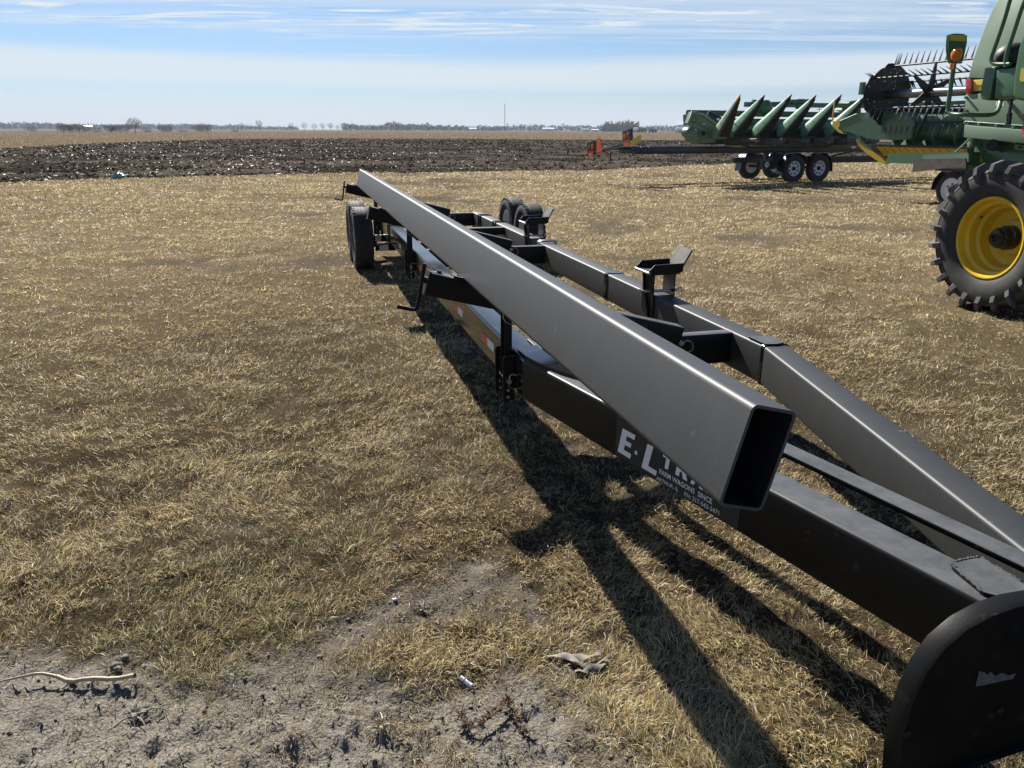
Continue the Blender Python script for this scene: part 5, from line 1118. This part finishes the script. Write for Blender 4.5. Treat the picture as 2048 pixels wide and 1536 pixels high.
# ================================================================ litter on and beside the lawn
M['teal'] = mat('teal_plastic_sheet', (.20, .36, .33), .35, var=.25, vscale=12); M['stalk'] = mat('pale_dry_stalk', (.36, .29, .19), .6, var=.25, vscale=30, stretch=(1, 1, 1)); M['husk'] = mat('grey_dry_husk', (.13, .115, .09), .7, var=.25, vscale=60); M['weed'] = mat('brown_dead_weed', (.10, .062, .035), .85, var=.4, vscale=60)
b = atz(237, 357); V, Fc = bumpy((b.x, b.y, .06), .20, .16, .12, 12, .28, 3)
tag(mesh('plastic_bag', (V, Fc), M['teal'], smooth=60), 'crumpled teal plastic sheet at the edge of the ploughed field', 'plastic')
b = far(372.5, 165); tag(mesh('white_jug', join(lathe([(.0001, 0), (.16, 0), (.18, .05), (.18, .30), (.07, .42), (.06, .48), (.0001, .48)], b + ZV * .02, ZV, 14)), M['letter'], smooth=50), 'small white jug lying out in the corn stubble', 'jug')
def gz(p): return Vector((p.x, p.y, float(ground_h(np.array([p.x]), np.array([p.y]), np.array([p.length]), np.array([30.]), np.array([130.]))[0])))
def GP(x, y, h=.012): return gz(atz(x, y)) + ZV * h
# split stalk in the lower left
sp = [GP(x, y, h) for x, y, h in ((-40, 1372, .012), (0, 1363, .02), (40, 1357, .028), (80, 1354, .03), (115, 1358, .024), (140, 1366, .018), (180, 1367, .018), (230, 1366, .02), (272, 1365, .022))]
sk = thing('broken_stalk', sp[4] - ZV * .02, 'pale split corn stalk lying on the bare ground at lower left', 'stalk')
mesh('stalk_shaft', tube(smooth_path(sp[4:], 1), .0065, 8), M['stalk'], sk, smooth=50); mesh('stalk_shred', tube(smooth_path(sp[:6], 1), [.002 + .0035 * i / 11 for i in range(len(smooth_path(sp[:6], 1)))], 6), M['stalk'], sk, smooth=50)
mesh('stalk_shred', tube(smooth_path([sp[5], GP(128, 1374, .012), GP(118, 1377, .01), GP(126, 1379, .008)], 1), .003, 5), M['stalk'], sk)
mesh('stalk_end', disc(sp[-1], (sp[-1] - sp[-2]).normalized(), .0078, .001, 8), M['weed'], sk)
rr = random.Random(3)
def clump(x, y, n, L_, label, m='husk', spread=1.0, name='root_clump', seed=1, h=.02):
    rr = random.Random(seed); c = GP(x, y, .008); bl = []
    for i in range(n):
        a = rr.random() * 6.28; l = L_ * rr.uniform(.4, 1.2); d = Vector((math.cos(a) * spread, math.sin(a), 0)); k = rr.uniform(-.5, .5)
        pth = [c + d * l * t + d.cross(ZV) * (k * l * t * t) + ZV * (h * math.sin(t * 3.0) * rr.uniform(.4, 1.2)) for t in (0, .3, .6, 1.0)]
        bl.append(tube(smooth_path(pth, 1), [.0030 * (1 - .1 * j) * rr.uniform(.7, 1.3) for j in range(len(smooth_path(pth, 1)))], 4))
    core = bumpy((c.x, c.y, c.z + .004), .012, .010, .008, seed, .4); return tag(mesh(name, join(core, *bl), M[m]), label, 'plant debris')
clump(270, 1440, 16, .075, 'pale torn root clump below the broken stalk at lower left', seed=4)
clump(762, 1462, 16, .05, 'pale spiky root clump on bare soil at bottom centre', 'stalk', seed=8, h=.03)
clump(790, 1106, 9, .06, 'pale curl of dry leaf left of the trailer shadow', 'husk', seed=9)
clump(845, 1222, 12, .05, 'grey tangle of dry leaf in the silt strip left of the shadow', 'husk', seed=14)
clump(250, 1250, 8, .05, 'brownish clump of dry roots above the broken stalk', 'weed', seed=15)
def ribbon(pts, w, rr, th=.0012):
    P = smooth_path(pts, 2); V, Fc = [], []
    for i, p in enumerate(P):
        d = (P[min(i + 1, len(P) - 1)] - P[max(i - 1, 0)]).normalized(); s = d.cross(ZV).normalized(); tw = math.sin(i * .8) * .7; s2 = s * math.cos(tw) + ZV * math.sin(tw); ww = w * (.35 + .65 * math.sin(math.pi * (i + .7) / (len(P) + .4)))
        nn = s2.cross(d).normalized() * th; V += [p - s2 * ww / 2, p + nn * 3 , p + s2 * ww / 2, p - nn * 0]
    for i in range(len(P) - 1):
        for k in range(4): q = (k + 1) % 4; Fc.append((4 * i + k, 4 * i + q, 4 * i + 4 + q, 4 * i + 4 + k))
    return V, Fc
def husk(pl, label, w, seed):
    rr = random.Random(seed); return tag(mesh('corn_husk', join(*[ribbon([GP(x, y, h) for x, y, h in l], w, rr) for l in pl]), M['husk'], smooth=70), label, 'husk')
husk([[(1095, 1313, 0.006), (1130, 1318, 0.017), (1160, 1340, 0.022), (1175, 1345, 0.017), (1200, 1332, 0.017), (1222, 1320, 0.008)], [(1120, 1312, 0.008), (1145, 1326, 0.019), (1185, 1330, 0.028), (1205, 1312, 0.017)], [(1150, 1348, 0.011), (1180, 1350, 0.022), (1210, 1338, 0.017)]], 'grey curled corn husk on the grass between bare soil and shadow', .024, 3)
husk([[(905, 705, 0.011), (920, 700, 0.028), (945, 706, 0.028), (965, 712, 0.011)], [(925, 695, 0.033), (935, 705, 0.028), (955, 700, 0.028), (970, 708, 0.011)], [(912, 712, 0.011), (930, 710, 0.028), (950, 715, 0.017)]], 'grey crumpled husk in the trailer\'s shadow beside the left rail', .045, 5)
def weed(pts, label, seed):
    rr = random.Random(seed); P = smooth_path([GP(x, y, h) for x, y, h in pts], 2); bl = [tube(P, .003, 5)]
    for p in P:
        for k in range(5):
            d = Vector((rr.gauss(0, 1), rr.gauss(0, 1), rr.uniform(.0, 1))).normalized() * rr.uniform(.008, .028); bl.append(tube([p, p + d * .6 + ZV * .002, p + d], [.0022, .0018, .0006], 4))
    return tag(mesh('dead_weed', join(*bl), M['weed']), label, 'weed')
weed([(922, 1440, .01), (930, 1462, .02), (960, 1468, .025), (985, 1445, .03), (1005, 1425, .03), (1018, 1404, .02)], 'left brown dead weed curling on the bare soil at bottom', 5)
weed([(1015, 1408, .02), (1022, 1430, .03), (1032, 1450, .02), (1056, 1475, .012)], 'right brown dead weed curling on the bare soil at bottom', 6)
ca, cb_ = GP(921, 1361, .014), GP(943, 1372, .014)
cg = thing('cigarette_end', ca.lerp(cb_, .5) - ZV * .014, 'small white paper stub at the edge of the grass island', 'stub')
mesh('paper', tube([ca, cb_], .0065, 10), M['letter'], cg, smooth=50); mesh('band', tube([ca.lerp(cb_, .32), ca.lerp(cb_, .40)], .0069, 10), M['zinc'], cg, smooth=50)
# small stones on the silt
for i, (x, y, s) in enumerate(((790, 1205, .008), (232, 1330, .018), (250, 1318, .014), (236, 1340, .012), (292, 1333, .014), (640, 1310, .010))):
    c = GP(x, y, s * .3); tag(mesh('stone' if i in (0, 5) else 'soil_lump', bumpy((c.x, c.y, c.z), s, s * .8, s * .6, 60 + i, .2, 2), M['letter'] if i == 0 else mat('silt_lump%d' % i, (.13, .115, .095), .9, var=.3, vscale=80), smooth=70), ['white pebble on the silt strip', 'largest dark soil lump above the broken stalk', 'upper dark soil lump above the broken stalk', 'lower dark soil lump above the broken stalk', 'dark soil lump right of the other lumps above the stalk', 'grey pebble on the silt left of the grass island'][i], 'stone' if i in (0, 5) else 'soil')

# ================================================================ pale air over the plain
hz = bpy.data.materials.new('haze_air'); hz.use_nodes = True; t_ = hz.node_tree; t_.nodes.remove(t_.nodes['Principled BSDF'])
pv = t_.nodes.new('ShaderNodeVolumePrincipled'); pv.inputs['Color'].default_value = (.52, .59, .70, 1); pv.inputs['Density'].default_value = .0002; pv.inputs['Anisotropy'].default_value = .1
t_.links.new(pv.outputs[0], t_.nodes['Material Output'].inputs['Volume'])
hb = mesh('haze', box((0, 1200, 50), (1, 0, 0), (0, 1, 0), (0, 0, 1), 7000, 7000, 104, .0), hz); tag(hb, 'thin pale air over the fields', 'haze', kind='stuff')
